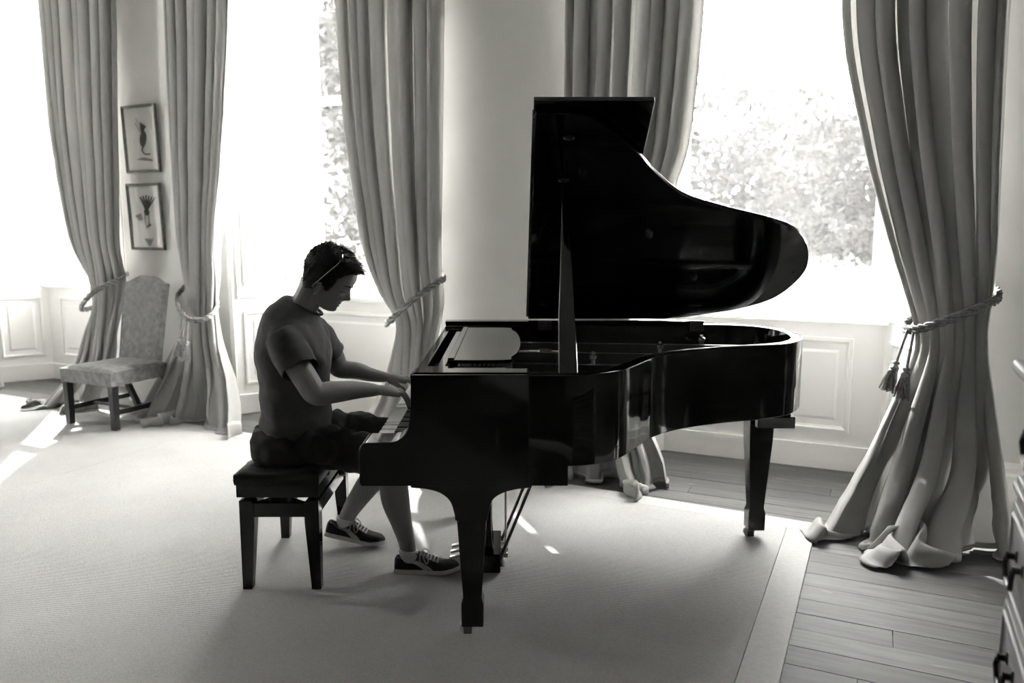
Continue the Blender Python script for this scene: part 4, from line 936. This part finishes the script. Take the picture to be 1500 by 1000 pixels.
# hair
HH = [(-.02, -.045, .10, .072), (.0, -.052, .115, .078), (.041, -.066, .13, .081), (.069, -.075, .142, .085), (.109, -.080, .145, .087), (.135, -.075, .150, .085), (.155, -.065, .142, .079), (.172, -.052, .108, .069), (.185, -.038, .078, .054), (.195, -.018, .045, .034), (.199, .004, .020, .010)]
HL = [(-.09, -.022), (-.035, -.014), (-.002, -.002), (.008, .03), (.03, .038), (.046, .026), (.056, .014), (.068, .016), (.078, .052), (.086, .080), (.112, .108), (.13, .120), (.17, .128)]
hb = MB(); hr = random.Random(5)
def hair_pt(u, a, o=0):
    bk_, fr_, hw = spline(HH, u); mid = lerp(bk_, fr_, .42); c, s = cos(a), sin(a)
    f = mid+((fr_-mid) if c > 0 else (mid-bk_))*math.copysign(abs(c)**.9, c); y = hw*math.copysign(abs(s)**.85, s)
    nn = .0045*fold_noise((f*38, u*30, y*38), 1)+.003*fold_noise((f*90, u*60, y*90), 1)
    return f+(nn+o)*c, u+nn*.8+o*max(0, (u-.12)*8), y+(nn+o)*s
NU, NA = 60, 96; pts = [[hair_pt(lerp(-.02, .199, j/(NU-1)), 2*pi*k/NA) for k in range(NA)] for j in range(NU)]
for r in pts:
    for p in r: hb.v.append(hp(*p))
for j in range(NU-1):
    for k in range(NA):
        q = [pts[j][k], pts[j][(k+1) % NA], pts[j+1][(k+1) % NA], pts[j+1][k]]; f_ = sum(p[0] for p in q)/4; u_ = sum(p[1] for p in q)/4
        if u_ > table(HL, f_)[0]+.004*fold_noise((f_*150, u_*40, q[0][2]*150), 1): hb.f.append((j*NA+k, j*NA+(k+1) % NA, (j+1)*NA+(k+1) % NA, (j+1)*NA+k))
hb.f.append(tuple((NU-1)*NA+k for k in range(NA)))
ho = hb.build('hair', M['hair'], per, smooth=True, angle=180)
sd = ho.modifiers.new('thick', 'SOLIDIFY'); sd.thickness = .016; sd.offset = -1
tf = MB()
for i in range(1500):
    u = hr.uniform(.0, .198); a = hr.uniform(0, 2*pi); p = hair_pt(u, a)
    if p[1] < table(HL, p[0])[0]+.002: continue
    L = hr.uniform(.010, .021)*(1.0 if p[1] > .13 else .55); q = hair_pt(u, a, L*.75)
    A_ = Vector(hp(*hair_pt(u, a, -.003))); B_ = Vector(hp(*q))+HF*(L*.55 if p[1] > .1 else .1*L)+Vector((0, hr.uniform(-.5, .5)*L, -L*.5 if p[1] < .1 else 0))
    tf.tube([A_, A_.lerp(B_, .55)+Vector((0, 0, .001)), B_], [.0022, .0017, .0003], 4)
o = tf.build('hair_tuft', M['hair'], ho, smooth=True); o['kind'] = 'stuff'
# t-shirt
ts = MB(); torso(ts, 0)
def sleeve(mb, a, b, r0, r1, e=.045):
    a, b = Vector(a), Vector(b); d = (b-a).normalized(); ell_tube(mb, [(a, r0, r0), (a.lerp(b, .5), lerp(r0, r1, .5), lerp(r0, r1, .5)*1.02), (b+d*e, r1, r1)])
HN, HFm = Vector((-.848, 3.134, .942)), Vector((-.826, 3.604, .938))
sleeve(ts, (-.935, 3.21, 1.066), HN, .066, .0715); sleeve(ts, (-.89, 3.52, 1.065), HFm, .062, .066)
me = remesh(ts, .0075, 6, 'tee')
bm = bmesh.new(); bm.from_mesh(me); kill = []
dn = (HN-Vector((-.935, 3.21, 1.066))).normalized(); df = (HFm-Vector((-.89, 3.53, 1.08))).normalized()
ncA = Vector((-.922, PY, 1.206)); ncB = Vector((-.806, PY, 1.147)); npl = (ncB-ncA).cross(Vector((0, 1, 0))).normalized()
if npl.z < 0: npl = -npl
for f in bm.faces:
    c = f.calc_center_median()
    if (c-HN).dot(dn) > 0 and (c-HN).dot(dn) < .14 and ((c-HN)-dn*(c-HN).dot(dn)).length < .085 and c.y < 3.196: kill.append(f)
    elif (c-HFm).dot(df) > 0 and (c-HFm).dot(df) < .14 and ((c-HFm)-df*(c-HFm).dot(df)).length < .085 and c.y > 3.528: kill.append(f)
    elif c.z < .548: kill.append(f)
    elif (c-ncA).dot(npl) > -.006 and ((c-(ncA+ncB)/2)-npl*(c-(ncA+ncB)/2).dot(npl)).length < .064: kill.append(f)
bmesh.ops.delete(bm, geom=kill, context='FACES')
for v in bm.verts:                                        # cloth folds
    p = v.co; n = v.normal; h = 0
    low = sstep((.86-p.z)/.3); h += low*.010*sin((p.z+.35*(p.x+1.0)+.05*fold_noise(p, 6))*75)*(.5+.5*fold_noise(p, 5))
    tor = exp(-((p.z-.95)/.16)**2); h += tor*.010*sin((p.x*.9+p.z*.55)*60+2*fold_noise(p, 7))*sstep((p.x+1.02)/.1)*(.5+.6*fold_noise(p, 4))
    h += .008*fold_noise(p, 9)+.005*fold_noise(p, 20)
    # seam dent where the sleeve meets the shoulder
    for S, E in ((Vector((-.925, 3.20, 1.075)), dn), (Vector((-.885, 3.53, 1.075)), df)):
        q = (p-S).dot(E); rr_ = ((p-S)-E*q).length
        if rr_ < .12: h -= .0018*exp(-((q+.012)/.006)**2)
    p += n*h
bm.to_mesh(me); bm.free()
to = meshobj('t_shirt', me, M['tee'], per); sd = to.modifiers.new('thick', 'SOLIDIFY'); sd.thickness = .004; sd.offset = 1
def loop_tube(pts, r, nm, m, parent): mb = MB(); mb.tube(pts+[pts[0]], r, 8); mb.build(nm, m, parent, smooth=True)
cc = (ncA+ncB)/2; ax = (ncB-ncA).normalized()
loop_tube([cc-npl*.004+ax*(.064*cos(q))+Vector((0, .064*sin(q), 0)) for q in [2*pi*k/30 for k in range(30)]], .0065, 'collar', M['tee'], to)
# shorts
sh = MB()
rings = []
for z, xb, xf, hw in ((.520, -1.10, -.84, .165), (.55, -1.118, -.80, .18), (.60, -1.12, -.79, .18), (.66, -1.108, -.80, .172)):
    rings.append([((xb+xf)/2+(xf-xb)/2*math.copysign(abs(cos(q))**.8, cos(q)), PY+hw*math.copysign(abs(sin(q))**.8, sin(q)), z) for q in [2*pi*k/32 for k in range(32)]])
sh.loft(rings)
ell_tube(sh, [((-.985, 3.275, .610), .095, .088), ((-.84, 3.27, .598), .094, .086), ((-.70, 3.275, .572), .092, .086), ((-.585, 3.285, .545), .088, .088)])
ell_tube(sh, [((-.985, 3.455, .612), .095, .088), ((-.84, 3.48, .604), .094, .088), ((-.70, 3.52, .580), .092, .09), ((-.57, 3.55, .555), .090, .090)])
sh.ball((-.80, 3.185, .60), (.085, .018, .06), 14, 8); sh.ball((-.70, 3.52, .655), (.09, .05, .025), 14, 8); sh.ball((-.79, 3.47, .665), (.05, .06, .028), 12, 8)
me = remesh(sh, .008, 4, 'shorts'); bm = bmesh.new(); bm.from_mesh(me); kill = []
for f in bm.faces:
    c = f.calc_center_median()
    if c.x > -.560 or (c.y < 3.42 and c.x > -.575): kill.append(f)
bmesh.ops.delete(bm, geom=kill, context='FACES')
for v in bm.verts:
    p = v.co; h = .010*fold_noise(p, 14)+.007*fold_noise(p, 30)
    if p.z > .56: h += .009*sin(p.x*70+4*fold_noise(p, 8))*(.5+fold_noise(p, 6))*sstep((p.x+.95)/.15)
    v.co = p+v.normal*h
    if v.co.z < .522 and p.x < -.79: v.co.z = .522
bm.to_mesh(me); bm.free()
so = meshobj('shorts', me, M['shorts'], per); sd = so.modifiers.new('thick', 'SOLIDIFY'); sd.thickness = .004; sd.offset = 0
# shoes and socks
SW = [(0, .024), (.04, .031), (.15, .0345), (.4, .036), (.62, .046), (.78, .046), (.9, .036), (.97, .020), (1, .006)]
SHH = [(0, .060), (.03, .074), (.10, .072), (.22, .060), (.34, .078), (.42, .084), (.55, .070), (.70, .054), (.84, .046), (.93, .038), (1, .022)]
SP = lambda t: .010*sstep((t-.72)/.28)
def shoe(org, pitch, yaw, label):
    Mx = Matrix.Translation(Vector(org)) @ Matrix.Rotation(yaw, 4, 'Z') @ Matrix.Rotation(pitch, 4, 'Y'); L = .285
    T = lambda t, y, z: tuple(Mx @ Vector((t*L, y, z)))
    def bend(z, t): return z
    up = MB()
    def sec(t, q, o=0):                                   # q 0..1 across from one side to the other
        w = table(SW, t)[0]*.97+o; h = spline(SHH, t)[0]; a = pi*q; c, s = cos(a), sin(a)
        return (t, w*math.copysign(abs(c)**(.55), c)*(1-.25*s*s*(t < .45)), .014+SP(t)+(h-.014+o)*s**.8)
    ts_ = [k/40 for k in range(41)]
    up.loft([[T(*sec(max(.003, min(.997, t)), k/18)) for k in range(19)] for t in ts_]); u = up.build('shoe', M['suede'], per, smooth=True, angle=70)
    s_ = MB(); ring = lambda z, o, tt=0: [T(-.004 if t == 0 else t*1.0+.006*(t == 1), sg*(table(SW, t)[0]+o), z+SP(t)) for sg, rng in ((1, ts_), (-1, reversed(ts_))) for t in rng]
    s_.loft([ring(0, -.001), ring(.003, .002), ring(.017, .0025), ring(.021, .0005)]); s_.build('sole', M['rubber'], u, smooth=True, angle=50)
    for sg in (0, 1):
        st_ = MB()
        def g(a, b):
            t = lerp(.05, .60, a); cen = lerp(.80, .10, sstep(a*1.02)); hw_ = lerp(.045, .15, sstep(a*1.15))*(1 if a < .9 else (1-a)*9+.1); q = (cen+(b-.5)*2*hw_)*.42; q = max(.02, min(.44, q)); q = q if sg == 0 else 1-q
            return T(*sec(t, q, .0016))
        st_.grid(g, 24, 6); o = st_.build('side_stripe', M['stripe'], u, smooth=True); md = o.modifiers.new('t', 'SOLIDIFY'); md.thickness = .0015
    lc = MB()
    for k in range(6):
        t = .40+.052*k
        lc.tube([T(*sec(t+.008, .34, .003)), T(*sec(t+.02, .5, .0055)), T(*sec(t+.012, .66, .003))], .0028, 6); lc.tube([T(*sec(t+.03, .34, .003)), T(*sec(t+.012, .5, .0065)), T(*sec(t-.01, .66, .003))], .0028, 6)
    for sg in (.20, .80):
        e = sec(.43, .5, .008); b = [T(*e), T(.46, (.5-sg)*.06, e[2]+.006), T(.53, (.5-sg)*.115, e[2]-.022), T(.50, (.5-sg)*.135, e[2]-.04), T(.44, (.5-sg)*.07, e[2]-.008), T(*e)]
        lc.tube(curve2(b, 5), .0026, 6); lc.tube(curve2([T(*e), T(.40, (.5-sg)*.09, e[2]-.012), T(.41, (.5-sg)*.13, e[2]-.045)], 5), .0026, 6)
    lc.build('lace', M['lace'], u, smooth=True)
    tg_ = MB(); tg_.loft([[T(t, y, z+spline(SHH, .40)[0]-.012) for t, y, z in ((.33, -.020, .012), (.33, .020, .012), (.335, .020, .016), (.335, -.020, .016))], [T(t, y, z+spline(SHH, .46)[0]-.006) for t, y, z in ((.46, -.022, 0), (.46, .022, 0), (.465, .022, .004), (.465, -.022, .004))]]); tg_.build('tongue', M['suede'], u, bevel=.002)
    return u
shoe((-.515, 3.33, RT), radians(0), radians(-1), '')
shoe((-.885, 3.615, RT+.058), radians(11), radians(-2), '')
for a, b, c in ((Vector((-.445, 3.33, .060)), Vector((-.457, 3.33, .112)), (.0385, .043)), (Vector((-.790, 3.62, .098)), Vector((-.791, 3.62, .148)), (.0385, .042))):
    mb = MB(); rings = []
    for k in range(7):
        f = k/6; p = a.lerp(b, f); r0 = lerp(.030, c[0], sstep(f*1.6)); r1 = lerp(c[1]*.98, c[1], f)
        rings.append([p+Vector((r1*cos(q), r0*sin(q), .006*cos(q)*-f)) for q in [2*pi*j/22 for j in range(22)]])
    mb.loft(rings); mb.build('sock', M['sock'], per, smooth=True)

# ------------------------------------------------------------------ sunglasses pushed up on the hair
sg_o = hp(.07, .16, 0)
sg = thing('sunglasses', 'dark sunglasses pushed up on the hair of the pianist', 'sunglasses', sg_o)
for s in (-1, 1):
    mb = MB(); mb.tube([hp(.004, .020, s*.083), hp(.014, .034, s*.087), hp(.038, .084, s*.090), hp(.064, .136, s*.090), hp(.070, .156, s*.086)], [.0020, .0024, .0026, .0028, .003], 8); mb.build('temple_arm', M['steel'], sg, smooth=True)
    fr_ = MB(); ln = MB(); pts = []
    for k in range(28):
        q = 2*pi*k/28; yy = .034+.030*math.copysign(abs(cos(q))**.8, cos(q)); hh = .021*math.copysign(abs(sin(q))**.8, sin(q)); bow = -.020*(yy/.064)**2*1.1
        f0, u0 = .082, .168                                # lens centre; lens plane leans with the head
        pts.append((f0+hh*.86+bow*.45, u0-hh*.50+bow*.86+.012, s*yy*1.12))
    fr_.tube([hp(*p) for p in pts]+[hp(*pts[0])], .0032, 6); fo = fr_.build('lens_frame', M['shade_lens'], sg, smooth=True)
    ln.prism([(p[0], p[1]) for p in pts], 0, 1, lambda a, b, h: (0, 0, 0)); ln = MB(); m0 = [Vector(hp(*p)) for p in pts]; off = (HF*.5+HU*.86)*.0016
    ln.loft([[p-off for p in m0], [p+off for p in m0]]); ln.build('lens', M['shade_lens'], fo)
mb = MB(); mb.tube([hp(.088, .178, -.008), hp(.090, .182, 0), hp(.088, .178, .008)], .003, 6); mb.build('bridge', M['shade_lens'], sg, smooth=True)
